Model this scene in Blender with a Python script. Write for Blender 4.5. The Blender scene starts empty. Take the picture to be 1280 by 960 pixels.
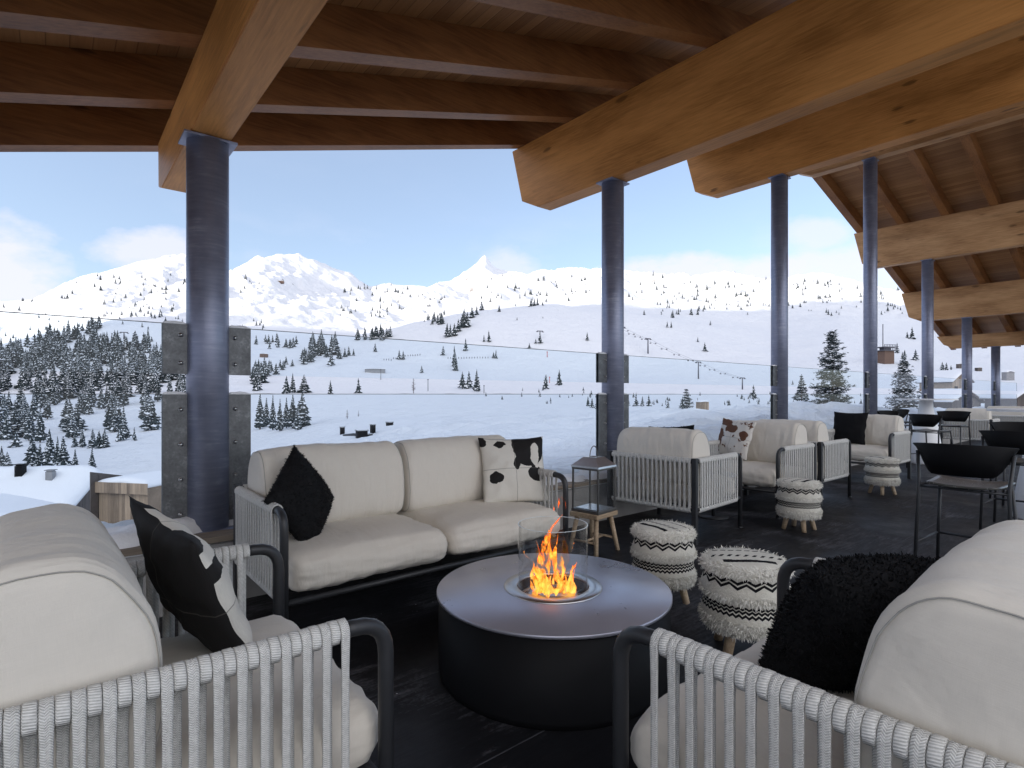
import bpy, bmesh, math, random
from mathutils import Vector, Matrix, noise
import numpy as np
rnd = random.Random(7)
PI = math.pi
R = math.radians
SC = bpy.context.scene
COL = SC.collection
F = 690.0; HZ = 493.0; EYE = 1.25

# ---------------------------------------------------------------- camera, sky, sun, exposure
cam_d = bpy.data.cameras.new('camera'); cam = bpy.data.objects.new('camera', cam_d); COL.objects.link(cam)
cam.location = (0, 0, EYE); cam.rotation_euler = (PI/2, 0, 0)
cam_d.sensor_width = 36; cam_d.lens = 36*F/1280; cam_d.shift_y = (HZ-480)/1280
cam_d.clip_start = 0.05; cam_d.clip_end = 20000
SC.camera = cam

SUN_EL = R(12); SUN_AZ = math.atan2(-.78, -.6258)
W = bpy.data.worlds.new('World'); SC.world = W; W.use_nodes = True
nt = W.node_tree; nt.nodes.clear()
out = nt.nodes.new('ShaderNodeOutputWorld'); bg = nt.nodes.new('ShaderNodeBackground')
sky = nt.nodes.new('ShaderNodeTexSky'); sky.sky_type = 'NISHITA'; sky.sun_disc = False
sky.sun_elevation = R(24); sky.sun_rotation = SUN_AZ
sky.altitude = 800; sky.air_density = 1.0; sky.dust_density = 2.2; sky.ozone_density = 1.2
tc = nt.nodes.new('ShaderNodeTexCoord')
mp = nt.nodes.new('ShaderNodeMapping'); mp.inputs['Scale'].default_value = (1, 1, 2.6)
mp.inputs['Location'].default_value = (0.62, .1, .35)
nz = nt.nodes.new('ShaderNodeTexNoise'); nz.inputs['Scale'].default_value = 3.1; nz.inputs['Detail'].default_value = 9; nz.inputs['Roughness'].default_value = .55
rp = nt.nodes.new('ShaderNodeValToRGB'); rp.color_ramp.elements[0].position = .47; rp.color_ramp.elements[1].position = .60
sx = nt.nodes.new('ShaderNodeSeparateXYZ')
mr = nt.nodes.new('ShaderNodeMapRange'); mr.inputs['From Min'].default_value = .19; mr.inputs['From Max'].default_value = .31
mr.inputs['To Min'].default_value = .28; mr.inputs['To Max'].default_value = .03
ml = nt.nodes.new('ShaderNodeMath'); ml.operation = 'MULTIPLY'
mx = nt.nodes.new('ShaderNodeMixRGB'); mx.inputs['Color2'].default_value = (4.6, 4.6, 5.4, 1)
L = nt.links.new
L(tc.outputs['Generated'], mp.inputs['Vector']); L(mp.outputs[0], nz.inputs['Vector']); L(nz.outputs['Fac'], rp.inputs[0])
L(tc.outputs['Generated'], sx.inputs[0]); L(sx.outputs['Z'], mr.inputs['Value'])
L(rp.outputs[0], ml.inputs[0]); L(mr.outputs[0], ml.inputs[1]); L(ml.outputs[0], mx.inputs['Fac'])
# unseen high cloud added above the view as neutral fill light
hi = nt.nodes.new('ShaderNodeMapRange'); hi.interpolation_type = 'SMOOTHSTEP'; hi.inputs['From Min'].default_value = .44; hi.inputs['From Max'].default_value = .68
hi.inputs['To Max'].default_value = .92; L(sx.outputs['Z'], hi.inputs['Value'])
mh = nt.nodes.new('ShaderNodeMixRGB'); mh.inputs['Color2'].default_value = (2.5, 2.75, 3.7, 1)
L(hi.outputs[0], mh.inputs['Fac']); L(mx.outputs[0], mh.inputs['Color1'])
# bright cloud bank added out of view behind the viewer, lighting the terrace interior
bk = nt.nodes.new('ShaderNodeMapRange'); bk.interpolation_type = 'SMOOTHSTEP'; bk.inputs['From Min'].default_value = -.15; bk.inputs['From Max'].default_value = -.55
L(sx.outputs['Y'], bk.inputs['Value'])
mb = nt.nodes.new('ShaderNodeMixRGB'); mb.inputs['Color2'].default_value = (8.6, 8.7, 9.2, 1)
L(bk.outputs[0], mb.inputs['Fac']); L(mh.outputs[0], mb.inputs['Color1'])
# low cloud masses lying on the ridges, as bearing / height ellipses broken up by noise
def wm(op, a, b=None):
    x = nt.nodes.new('ShaderNodeMath'); x.operation = op
    for i_, v_ in enumerate((a, b)):
        if v_ is None: continue
        if isinstance(v_, (int, float)): x.inputs[i_].default_value = v_
        else: L(v_, x.inputs[i_])
    return x.outputs[0]
yy_ = wm('MAXIMUM', sx.outputs['Y'], .02); rr_ = wm('DIVIDE', sx.outputs['X'], yy_); ee_ = wm('DIVIDE', sx.outputs['Z'], yy_)
n_a = nt.nodes.new('ShaderNodeTexNoise'); n_a.inputs['Scale'].default_value = 9; n_a.inputs['Detail'].default_value = 8; n_a.inputs['Roughness'].default_value = .62
m_a = nt.nodes.new('ShaderNodeMapping'); m_a.inputs['Scale'].default_value = (1, 1, 1.9); L(tc.outputs['Generated'], m_a.inputs[0]); L(m_a.outputs[0], n_a.inputs['Vector'])
tot_ = None
for r0, e0, a_, b_, w_ in ((-.93, .235, .13, .085, 1.0), (-.655, .262, .12, .035, .9), (.0, .238, .055, .030, .7), (.37, .222, .20, .030, 1.0), (.63, .215, .14, .050, .9), (.545, .29, .06, .03, .7)):
    d_ = wm('ADD', wm('POWER', wm('DIVIDE', wm('ABSOLUTE', wm('SUBTRACT', rr_, r0)), a_), 2), wm('POWER', wm('DIVIDE', wm('ABSOLUTE', wm('SUBTRACT', ee_, e0)), b_), 2))
    v_ = wm('SUBTRACT', 1.15, wm('ADD', wm('MULTIPLY', d_, .8), wm('MULTIPLY', wm('SUBTRACT', n_a.outputs['Fac'], .5), 3.6)))
    v_ = wm('MULTIPLY', wm('MINIMUM', wm('MAXIMUM', v_, 0), 1), w_*.85)
    tot_ = v_ if tot_ is None else wm('MAXIMUM', tot_, v_)
front = wm('GREATER_THAN', sx.outputs['Y'], .05)
veil = nt.nodes.new('ShaderNodeMixRGB'); veil.inputs[0].default_value = .22; veil.inputs[2].default_value = (4.6, 5.2, 6.4, 1)
L(sky.outputs[0], veil.inputs[1])
mc = nt.nodes.new('ShaderNodeMixRGB'); mc.inputs[2].default_value = (4.35, 4.35, 5.15, 1); L(wm('MULTIPLY', tot_, front), mc.inputs[0]); L(veil.outputs[0], mc.inputs[1])
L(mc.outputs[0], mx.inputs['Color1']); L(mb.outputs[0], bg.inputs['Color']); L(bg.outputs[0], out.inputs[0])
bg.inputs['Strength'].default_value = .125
sl = bpy.data.lights.new('sun', 'SUN'); sl.energy = 3.4; sl.angle = R(.5); sl.color = (1, .93, .82)
so = bpy.data.objects.new('sun', sl); COL.objects.link(so)
sd = Vector((-.78*math.cos(SUN_EL), -.6258*math.cos(SUN_EL), math.sin(SUN_EL)))
so.rotation_euler = sd.to_track_quat('Z', 'Y').to_euler()
SC.view_settings.view_transform = 'Standard'; SC.view_settings.look = 'None'
SC.view_settings.gamma = 1; SC.view_settings.exposure = 0.82
SC.render.engine = 'CYCLES'
SC.cycles.max_bounces = 9; SC.cycles.diffuse_bounces = 5; SC.cycles.transparent_max_bounces = 24

# ---------------------------------------------------------------- materials
class NT:
    def __init__(s, name):
        s.m = bpy.data.materials.new(name); s.m.use_nodes = True; s.t = s.m.node_tree
        s.b = s.t.nodes['Principled BSDF']; s.out = s.t.nodes['Material Output']
    def n(s, kind, **kw):
        x = s.t.nodes.new('ShaderNode'+kind)
        for k, v in kw.items():
            if hasattr(x, k): setattr(x, k, v)
            else: x.inputs[k.replace('_', ' ')].default_value = v
        return x
    def l(s, a, b): s.t.links.new(a, b)
    def coord(s, which='Object', scale=(1, 1, 1), loc=(0, 0, 0)):
        c = s.n('TexCoord'); m = s.n('Mapping'); m.inputs['Scale'].default_value = scale; m.inputs['Location'].default_value = loc
        s.l(c.outputs[which], m.inputs[0]); return m.outputs[0]
    def noise(s, vec, scale, detail=4, rough=.5, dist=0):
        x = s.n('TexNoise'); x.inputs['Scale'].default_value = scale; x.inputs['Detail'].default_value = detail
        x.inputs['Roughness'].default_value = rough; x.inputs['Distortion'].default_value = dist
        s.l(vec, x.inputs['Vector']); return x.outputs['Fac']
    def ramp(s, fac, stops):
        r = s.n('ValToRGB'); e = r.color_ramp.elements
        while len(e) < len(stops): e.new(.5)
        for el, (p, c) in zip(e, stops):
            el.position = p; el.color = (c, c, c, 1) if isinstance(c, (int, float)) else (*c, 1)
        s.l(fac, r.inputs[0]); return r.outputs[0]
    def mix(s, fac, a, b, mode='MIX'):
        x = s.n('MixRGB'); x.blend_type = mode
        for sock, v in ((x.inputs[0], fac), (x.inputs[1], a), (x.inputs[2], b)):
            if isinstance(v, (int, float)): sock.default_value = v if sock.type == 'VALUE' else (v, v, v, 1)
            elif isinstance(v, tuple): sock.default_value = (*v, 1)
            else: s.l(v, sock)
        return x.outputs[0]
    def math(s, op, a, b=None, c=None):
        x = s.n('Math'); x.operation = op
        for i, v in enumerate((a, b, c)):
            if v is None: continue
            if isinstance(v, (int, float)): x.inputs[i].default_value = v
            else: s.l(v, x.inputs[i])
        return x.outputs[0]
    def bump(s, h, strength=.3, dist=.01):
        x = s.n('Bump'); x.inputs['Strength'].default_value = strength; x.inputs['Distance'].default_value = dist
        s.l(h, x.inputs['Height']); s.l(x.outputs[0], s.b.inputs['Normal'])
    def base(s, c):
        if isinstance(c, tuple): s.b.inputs['Base Color'].default_value = (*c, 1)
        else: s.l(c, s.b.inputs['Base Color'])
    def set(s, rough=.6, metal=0, spec=.5):
        s.b.inputs['Roughness'].default_value = rough; s.b.inputs['Metallic'].default_value = metal
        s.b.inputs['Specular IOR Level'].default_value = spec

def m_simple(name, c, rough=.6, metal=0, var=.15, scale=20, bump=0, spec=.5, bscale=None):
    t = NT(name); v = t.coord(); n = t.noise(v, scale, 5)
    t.base(t.mix(n, tuple(x*(1-var) for x in c), tuple(min(1, x*(1+var)) for x in c)))
    t.set(rough, metal, spec)
    if bump: t.bump(t.noise(v, bscale or scale*3, 4), bump, .004)
    return t.m

def m_wood(name, dark, light, grain=1.0, rough=.5, lam=True):
    t = NT(name); v = t.coord(scale=(.9, 14*grain, 14*grain)); w = t.coord(scale=(.5, 1.6, 1.6))
    n1 = t.noise(v, 4.5, 7, .62, .35); n2 = t.noise(w, 1.7, 3)
    f = t.mix(.6, n1, n2)
    col = t.ramp(f, [(.36, tuple(x*.8 for x in dark)), (.50, tuple((a+b)/2 for a, b in zip(dark, light))), (.62, light)])
    # knots
    kv = t.coord(scale=(1.1, 3.2, 3.2)); vo = t.n('TexVoronoi'); vo.inputs['Scale'].default_value = 1.25; t.l(kv, vo.inputs['Vector'])
    kd = t.mix(.12, vo.outputs['Distance'], n1)
    k = t.ramp(kd, [(.145, 1.0), (.185, 0.0)])
    k2 = t.math('MULTIPLY', k, t.ramp(t.noise(t.coord(scale=(1, 1, 1)), 1.3, 2), [(.40, 0.), (.48, 1.)]))
    col = t.mix(t.math('MULTIPLY', k2, .7), col, tuple(x*.25 for x in dark))
    # weather streaks
    st = t.ramp(t.noise(t.coord(scale=(.35, 3, 3), loc=(4, 2, 1)), 1.8, 6, .7), [(.55, 0.), (.75, 1.)])
    col = t.mix(t.math('MULTIPLY', st, .55), col, tuple(x*.55 for x in dark))
    if lam:
        c = t.n('TexCoord'); s_ = t.n('SeparateXYZ'); t.l(c.outputs['Object'], s_.inputs[0])
        fr = t.math('FRACT', t.math('MULTIPLY', s_.outputs['Z'], 1/.045))
        ln = t.ramp(fr, [(0.0, 1.), (.05, 0.)])
        col = t.mix(t.math('MULTIPLY', ln, .45), col, dark)
    t.base(col); t.set(rough, 0, .28); t.bump(n1, .12, .004)
    return t.m

def m_boards(name, dark, light, bw=.115):
    t = NT(name); c = t.n('TexCoord'); s_ = t.n('SeparateXYZ'); t.l(c.outputs['Object'], s_.inputs[0])
    q = t.math('MULTIPLY', s_.outputs['X'], 1/bw); fr = t.math('FRACT', q); fl = t.math('FLOOR', q)
    wn = t.n('TexWhiteNoise'); wn.noise_dimensions = '1D'; t.l(fl, wn.inputs['W'])
    v = t.coord(scale=(16, 1.1, 1)); ad = t.n('VectorMath'); ad.operation = 'ADD'; t.l(v, ad.inputs[0]); t.l(wn.outputs['Color'], ad.inputs[1])
    n1 = t.noise(ad.outputs[0], 2, 6, .6, .5)
    f = t.mix(.4, n1, wn.outputs['Value'])
    col = t.ramp(f, [(.25, dark), (.75, light)])
    ln = t.ramp(fr, [(0.0, 1.), (.07, 0.)])
    col = t.mix(t.math('MULTIPLY', ln, .8), col, tuple(x*.25 for x in dark))
    t.base(col); t.set(.55, 0, .3); t.bump(t.mix(.5, n1, t.ramp(fr, [(0., 0.), (.08, 1.), (.92, 1.), (1., 0.)])), .5, .006)
    return t.m

def m_snow(name, noise_scale=.6, c=(.80, .81, .83), b=.35, dist=.15):
    t = NT(name); v = t.coord()
    n1 = t.noise(v, noise_scale, 8, .6); n2 = t.noise(v, noise_scale*9, 4)
    t.base(t.mix(n1, tuple(x*.96 for x in c), c)); t.set(.65, 0, .25)
    t.bump(t.mix(.3, n1, n2), b, dist); return t.m

M = {}
M['snow'] = m_snow('snow')
M['snow_near'] = m_snow('snow_near', 6, b=.5, dist=.03)
# terrain: snow with rock on the steepest far faces
t = NT('mountain_snow'); geo = t.n('NewGeometry'); sp = t.n('SeparateXYZ'); t.l(geo.outputs['Normal'], sp.inputs[0])
v = t.coord(); nn = t.noise(v, .012, 9, .65); nr = t.noise(v, .035, 8, .7)
steep = t.math('SUBTRACT', .60, sp.outputs['Z'])
rk = t.ramp(t.math('ADD', steep, t.math('MULTIPLY', t.math('SUBTRACT', nr, .5), .9)), [(.06, 0.), (.13, 1.)])
t.base(t.mix(t.math('MULTIPLY', rk, .8), t.mix(nn, (.69, .70, .73), (.74, .745, .755)), (.15, .125, .11))); t.set(.7, 0, .2)
near_b = t.noise(v, 1.1, 7, .6); far_b = t.noise(v, .05, 8, .6)
mid_b = t.noise(t.coord(scale=(1, .45, 1)), .16, 7, .6, .8)
t.bump(t.math('ADD', t.math('ADD', t.math('MULTIPLY', near_b, .14), t.math('MULTIPLY', mid_b, 2.2)), t.math('MULTIPLY', far_b, 4.5)), .75, 1.0)
M['terrain'] = t.m
M['beam'] = m_wood('glulam_timber', (.40, .165, .038), (.66, .30, .085))
M['beam_pale'] = m_wood('glulam_timber_weathered', (.36, .175, .065), (.62, .36, .17))
M['purlin'] = m_wood('purlin_timber', (.17, .062, .018), (.32, .14, .045), lam=False)
M['boards'] = m_boards('ceiling_boards', (.26, .115, .04), (.45, .23, .09))
# column steel
t = NT('column_steel'); v = t.coord(scale=(3, 3, 26)); n1 = t.noise(v, 2.2, 6, .6); n2 = t.noise(t.coord(), 7, 6, .65)
t.base(t.ramp(t.mix(.5, n1, n2), [(.30, (.19, .205, .275)), (.55, (.26, .28, .365)), (.72, (.40, .42, .50))]))
t.set(.42, .55, .5); t.l(t.ramp(n2, [(.3, .33), (.7, .55)]), t.b.inputs['Roughness']); t.bump(n1, .08, .003); M['column'] = t.m
t = NT('galvanised_plate'); v = t.coord(); vo = t.n('TexVoronoi'); vo.inputs['Scale'].default_value = 85; t.l(v, vo.inputs['Vector'])
n2 = t.noise(v, 9, 7, .7)
t.base(t.ramp(t.mix(.16, n2, vo.outputs['Color']), [(.3, (.085, .088, .092)), (.55, (.14, .145, .15)), (.75, (.26, .27, .28))])); t.set(.5, .6); M['galv'] = t.m
M['bolt'] = m_simple('bolt_steel', (.5, .5, .5), .3, .9)
M['dark_metal'] = m_simple('powder_coated_frame', (.028, .029, .032), .45, .1, .08, 60)
M['black_metal'] = m_simple('black_coated_metal', (.007, .007, .008), .55, .0, .1, 12, spec=.12)
M['concrete'] = m_simple('kerb_concrete', (.30, .29, .28), .9, 0, .35, 5, .4)
M['plank_grey'] = m_wood('weathered_plank', (.16, .13, .10), (.36, .30, .24), 1, .8, False)
# floor
t = NT('black_deck'); v = t.coord(); c = t.n('TexCoord'); s_ = t.n('SeparateXYZ'); t.l(c.outputs['Object'], s_.inputs[0])
g = t.noise(t.coord(scale=(.9, 7, 1)), 5, 8, .7)
pch = t.noise(v, 1.15, 7, .68); fine = t.noise(v, 55, 3, .7)
dust = t.ramp(t.math('ADD', t.math('MULTIPLY', pch, .6), t.math('ADD', t.math('MULTIPLY', g, .35), t.math('MULTIPLY', fine, .15))), [(.565, 0.), (.68, 1.)])
col = t.mix(g, (.005, .005, .006), (.017, .017, .020)); col = t.mix(t.math('MULTIPLY', dust, .5), col, (.17, .17, .19))
fr = t.math('FRACT', t.math('MULTIPLY', s_.outputs['Y'], 1/.62)); frx = t.math('FRACT', t.math('MULTIPLY', s_.outputs['X'], 1/2.4))
jn = t.ramp(fr, [(0., 1.), (.012, 0.)]); jnx = t.ramp(frx, [(0., 1.), (.003, 0.)])
br = t.ramp(t.noise(t.coord(loc=(3, 7, 0)), 1.6, 4, .6), [(.47, 0.), (.58, 1.)])
col = t.mix(t.math('MULTIPLY', t.math('MULTIPLY', t.math('MAXIMUM', jn, jnx), br), .35), col, (.3, .3, .33))
spk = t.n('TexVoronoi'); spk.inputs['Scale'].default_value = 26; t.l(v, spk.inputs['Vector'])
sk = t.math('MULTIPLY', t.ramp(spk.outputs['Distance'], [(.07, 1.), (.1, 0.)]), t.ramp(t.noise(v, 2.3, 4), [(.56, 0.), (.64, 1.)]))
col = t.mix(t.math('MULTIPLY', sk, .6), col, (.8, .8, .82))
t.base(col); t.set(.42, 0, .22); t.l(t.ramp(pch, [(.35, .38), (.65, .7)]), t.b.inputs['Roughness']); t.bump(g, .25, .004); M['floor'] = t.m
# fabric
def m_fabric(name, c, wr=.3):
    t = NT(name); v = t.coord()
    n0 = t.noise(v, 3.5, 3); n1 = t.noise(t.coord(scale=(1, 1, 60)), 14, 3, .8); n2 = t.noise(t.coord(scale=(60, 60, 1)), 14, 3, .8)
    f = t.mix(.5, n1, n2)
    t.base(t.mix(f, tuple(x*.86 for x in c), tuple(min(1, x*1.1) for x in c))); t.set(.92, 0, .15)
    t.b.inputs['Sheen Weight'].default_value = .12
    folds = t.noise(t.coord(scale=(1.6, 1, 1)), 4.5, 3, .45, .9)
    pk = t.noise(t.coord(scale=(5, 1.2, 1.2)), 5, 3, .5, .6)
    t.bump(t.math('ADD', t.math('MULTIPLY', f, .035), t.math('ADD', t.math('MULTIPLY', folds, .6), t.math('MULTIPLY', pk, .35))), wr*1.35, .035); return t.m
M['fabric'] = m_fabric('cushion_fabric', (.68, .63, .55))
M['fabric_back'] = m_fabric('back_cushion_fabric', (.68, .635, .56), .4)
M['seam'] = m_simple('seam_thread', (.36, .35, .32), .9)
# woven strap: herringbone by UV
t = NT('woven_strap'); c = t.n('TexCoord'); s_ = t.n('SeparateXYZ'); t.l(c.outputs['UV'], s_.inputs[0])
a = t.math('PINGPONG', t.math('MULTIPLY', s_.outputs['X'], 3.0), .5)
hb = t.math('PINGPONG', t.math('ADD', t.math('MULTIPLY', s_.outputs['Y'], 210), t.math('MULTIPLY', a, 2.4)), .5)
rib = t.math('PINGPONG', t.math('MULTIPLY', s_.outputs['X'], 3.0), .5)
n = t.noise(t.coord(), 90, 3, .7)
f = t.mix(.35, hb, n)
t.base(t.ramp(f, [(.12, (.36, .355, .33)), (.32, (.62, .61, .58)), (.5, (.80, .79, .75))]))
t.set(.85, 0, .2); t.bump(t.math('ADD', hb, t.math('MULTIPLY', rib, 1.2)), .7, .004); M['strap'] = t.m
# glass
def m_glass(name, tint, refl=1.0):
    t = NT(name); t.t.nodes.remove(t.b)
    tr = t.n('BsdfTransparent'); tr.inputs[0].default_value = (*tint, 1)
    gl = t.n('BsdfGlossy'); gl.inputs['Roughness'].default_value = .01; gl.inputs[0].default_value = (1, 1, 1, 1)
    fr = t.n('Fresnel'); fr.inputs[0].default_value = 1.45; mxs = t.n('MixShader')
    geo = t.n('NewGeometry'); io = t.math('SUBTRACT', 1.0, geo.outputs['Backfacing'])
    t.l(t.math('MULTIPLY', t.math('MINIMUM', t.math('MULTIPLY', fr.outputs[0], refl), .6), io), mxs.inputs[0]); t.l(tr.outputs[0], mxs.inputs[1]); t.l(gl.outputs[0], mxs.inputs[2])
    t.l(mxs.outputs[0], t.out.inputs[0]); return t.m
M['glass'] = m_glass('screen_glass', (.925, .962, .985), .45)
M['clear_glass'] = m_glass('clear_glass', (.975, .98, .98), 1.5)
M['glass_edge'] = m_simple('glass_edge', (.035, .055, .06), .3)
M['rim_edge'] = m_simple('glass_rim', (.75, .8, .8), .15)
M['black_fur'] = m_simple('black_wool', (.009, .009, .010), .8, 0, .5, 30, spec=.15)
M['black_cloth'] = m_simple('black_cloth', (.010, .010, .011), .9, 0, .2, 60, .2, spec=.15)
M['ivory'] = m_simple('ivory_wool', (.74, .72, .66), .95, 0, .22, 25, spec=.1)
M['leg_wood'] = m_wood('stool_leg_wood', (.30, .21, .13), (.55, .43, .30), 1, .6, False)
M['bark'] = m_simple('bark', (.07, .05, .04), .95, 0, .3, 3)
M['needles'] = m_simple('conifer_needles', (.045, .058, .062), .85, 0, .35, .6, spec=.2)
M['tree_snow'] = m_simple('snow_on_branches', (.80, .82, .86), .8, 0, .04, 3, spec=.2)
M['larch'] = m_simple('bare_larch_twigs', (.12, .085, .075), .9, 0, .2, 2)
M['wall_wood'] = m_boards('weathered_wall_boards', (.16, .12, .09), (.45, .34, .24), .16)
M['dark_wood'] = m_boards('dark_wall_boards', (.05, .042, .038), (.13, .11, .10), .14)
M['stone'] = m_simple('grey_concrete_wall', (.26, .26, .27), .9, 0, .3, 1)
M['lift_metal'] = m_simple('lift_metal', (.10, .10, .12), .6, .3)
M['brown_wall'] = m_simple('brown_cladding', (.13, .08, .06), .8, 0, .2, 1)
M['white_paint'] = m_simple('white_laminate', (.78, .78, .79), .35, 0, .02, 5)
M['steel'] = m_simple('brushed_steel', (.55, .54, .53), .3, .95, .1, 30)
M['lantern'] = m_simple('lantern_metal', (.20, .19, .18), .4, .8, .2, 20)
M['char'] = m_simple('burner_black', (.01, .01, .01), .7)
M['stone_grey'] = m_simple('burner_stones', (.25, .25, .26), .8)
M['red'] = m_simple('red_marker', (.5, .06, .04), .6)

# zigzag knit for the poufs (cylindrical UV: x = round angle 0..1, y = height in m)
t = NT('zigzag_knit'); c = t.n('TexCoord'); s_ = t.n('SeparateXYZ'); t.l(c.outputs['UV'], s_.inputs[0])
X_, Y_ = s_.outputs['X'], s_.outputs['Y']
acc = None
for y0, amp, per, th in ((.388, .022, 8, .0075), (.366, .022, 8, .0065), (.268, .010, 22, .006), (.250, .010, 22, .006), (.232, .010, 22, .006)):
    zz = t.math('MULTIPLY', t.math('PINGPONG', t.math('MULTIPLY', X_, per*2), .5), amp*2)
    d = t.math('ABSOLUTE', t.math('SUBTRACT', Y_, t.math('ADD', y0-amp/2, zz)))
    mk = t.math('LESS_THAN', d, th)
    acc = mk if acc is None else t.math('MAXIMUM', acc, mk)
kn = t.noise(t.coord(), 60, 4, .7)
t.base(t.mix(acc, t.mix(kn, (.5, .48, .42), (.72, .69, .61)), (.012, .012, .014))); t.set(.95, 0, .1); t.bump(kn, .8, .01); M['knit'] = t.m
t = NT('pouf_top_knit'); c = t.n('TexCoord'); s_ = t.n('SeparateXYZ'); t.l(c.outputs['Object'], s_.inputs[0])
nn = t.noise(t.coord(), 30, 4, .7); xx = t.math('ADD', s_.outputs['X'], t.math('MULTIPLY', t.math('SUBTRACT', nn, .5), .02))
b1 = t.math('LESS_THAN', t.math('ABSOLUTE', t.math('SUBTRACT', xx, -.09)), .016)
b1 = t.math('MULTIPLY', b1, t.math('LESS_THAN', t.math('ABSOLUTE', s_.outputs['Y']), .12))
fr = t.math('FRACT', t.math('MULTIPLY', t.math('ADD', s_.outputs['Y'], t.math('MULTIPLY', xx, .6)), 26))
b2 = t.math('MULTIPLY', t.math('LESS_THAN', t.math('ABSOLUTE', t.math('SUBTRACT', xx, -.01)), .016), t.math('GREATER_THAN', fr, .55))
b3 = t.math('MULTIPLY', t.math('LESS_THAN', t.math('ABSOLUTE', t.math('SUBTRACT', xx, .09)), .007), t.math('GREATER_THAN', fr, .3))
t.base(t.mix(t.math('MAXIMUM', b1, t.math('MAXIMUM', b2, b3)), t.mix(nn, (.55, .53, .46), (.74, .71, .63)), (.012, .012, .014)))
t.set(.95, 0, .1); t.bump(nn, .9, .012); M['pouf_top'] = t.m

def m_cow(name, patches, dark=(.012, .011, .011), white=(.68, .65, .58), cut=None, speck=None):
    """patches: (cx, cy, rx, ry) ellipses in pillow UV; hide edge wobbled by noise"""
    t = NT(name); c = t.n('TexCoord'); ns = t.n('TexNoise'); ns.inputs['Scale'].default_value = 5; ns.inputs['Detail'].default_value = 5
    t.l(c.outputs['UV'], ns.inputs['Vector'])
    v1 = t.n('VectorMath'); v1.operation = 'SUBTRACT'; t.l(ns.outputs['Color'], v1.inputs[0]); v1.inputs[1].default_value = (.5, .5, .5)
    v2 = t.n('VectorMath'); v2.operation = 'SCALE'; v2.inputs['Scale'].default_value = .16; t.l(v1.outputs[0], v2.inputs[0])
    v3 = t.n('VectorMath'); v3.operation = 'ADD'; t.l(c.outputs['UV'], v3.inputs[0]); t.l(v2.outputs[0], v3.inputs[1])
    s_ = t.n('SeparateXYZ'); t.l(v3.outputs[0], s_.inputs[0]); acc = None; sub = None
    for p in patches:
        cx, cy, rx, ry = p[:4]
        e = t.math('ADD', t.math('POWER', t.math('DIVIDE', t.math('ABSOLUTE', t.math('SUBTRACT', s_.outputs['X'], cx)), rx), 2),
                   t.math('POWER', t.math('DIVIDE', t.math('ABSOLUTE', t.math('SUBTRACT', s_.outputs['Y'], cy)), ry), 2))
        mk = t.math('LESS_THAN', e, 1)
        if len(p) > 4: sub = mk if sub is None else t.math('MAXIMUM', sub, mk)
        else: acc = mk if acc is None else t.math('MAXIMUM', acc, mk)
    if sub is not None: acc = t.math('SUBTRACT', acc, t.math('MINIMUM', acc, sub))
    if speck:
        sn = t.noise(t.coord('UV'), speck, 4, .6); acc = t.math('MAXIMUM', acc, t.math('GREATER_THAN', sn, .60))
    hair = t.noise(t.coord('UV', (90, 6, 1)), 3, 4, .7)
    w = t.mix(hair, tuple(x*.82 for x in white), tuple(min(1, x*1.1) for x in white))
    cu = t.n('SeparateXYZ'); t.l(c.outputs['UV'], cu.inputs[0])
    seam = t.math('MAXIMUM', t.math('LESS_THAN', t.math('ABSOLUTE', t.math('SUBTRACT', cu.outputs['X'], .5)), .004), t.math('LESS_THAN', t.math('ABSOLUTE', t.math('SUBTRACT', cu.outputs['Y'], .5)), .004))
    col = t.mix(acc, w, dark); col = t.mix(t.math('MULTIPLY', seam, .6), col, (.1, .09, .08))
    t.base(col); t.set(.75, 0, .25); t.bump(hair, .35, .004); return t.m
M['cow_a'] = m_cow('cowhide_black_white', [(.74, .82, .27, .30), (.30, .90, .10, .05), (.02, .95, .07, .12), (.82, .42, .12, .12), (.18, .38, .11, .09), (.84, .72, .07, .2, 0), (.52, .58, .06, .12)])
M['cow_b'] = m_cow('cowhide_mostly_black', [(.0, 1.0, .30, .10), (.15, .74, .5, .05), (1.08, .45, .42, .8), (.0, .03, .4, .08)])
M['cow_b2'] = m_cow('cowhide_back_black', [(.5, .5, 2, 2)])
M['cow_c'] = m_cow('cowhide_brown_speckled', [(.1, .9, .3, .1), (.12, .4, .12, .3), (.45, .75, .2, .12), (.85, .6, .1, .12)], (.13, .06, .035), (.70, .67, .62), speck=6)

# ---------------------------------------------------------------- helpers
def link_mesh(name, bm, mats, parent=None, smooth=True, loc=None, rz=None):
    me = bpy.data.meshes.new(name); bm.normal_update(); bm.to_mesh(me); bm.free()
    for m in (mats if isinstance(mats, (list, tuple)) else [mats]): me.materials.append(M[m] if isinstance(m, str) else m)
    if smooth: me.shade_smooth()
    o = bpy.data.objects.new(name, me); COL.objects.link(o)
    if parent: o.parent = parent
    if loc is not None: o.location = loc
    if rz is not None: o.rotation_euler = (0, 0, rz)
    return o
def flat(o): o.data.shade_flat(); return o
def tag(o, label=None, cat=None, group=None, kind=None):
    for k, v in (('label', label), ('category', cat), ('group', group), ('kind', kind)):
        if v: o[k] = v
    return o
def empty(name, loc=(0, 0, 0), rz=0, label=None, cat=None, group=None):
    o = bpy.data.objects.new(name, None); COL.objects.link(o); o.location = loc; o.rotation_euler = (0, 0, rz)
    return tag(o, label, cat, group)
def copy_tree(o, parent=None):
    c = o.copy(); COL.objects.link(c); c.parent = parent
    for ch in list(o.children): copy_tree(ch, c)
    return c
def BM(): return bmesh.new()
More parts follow.
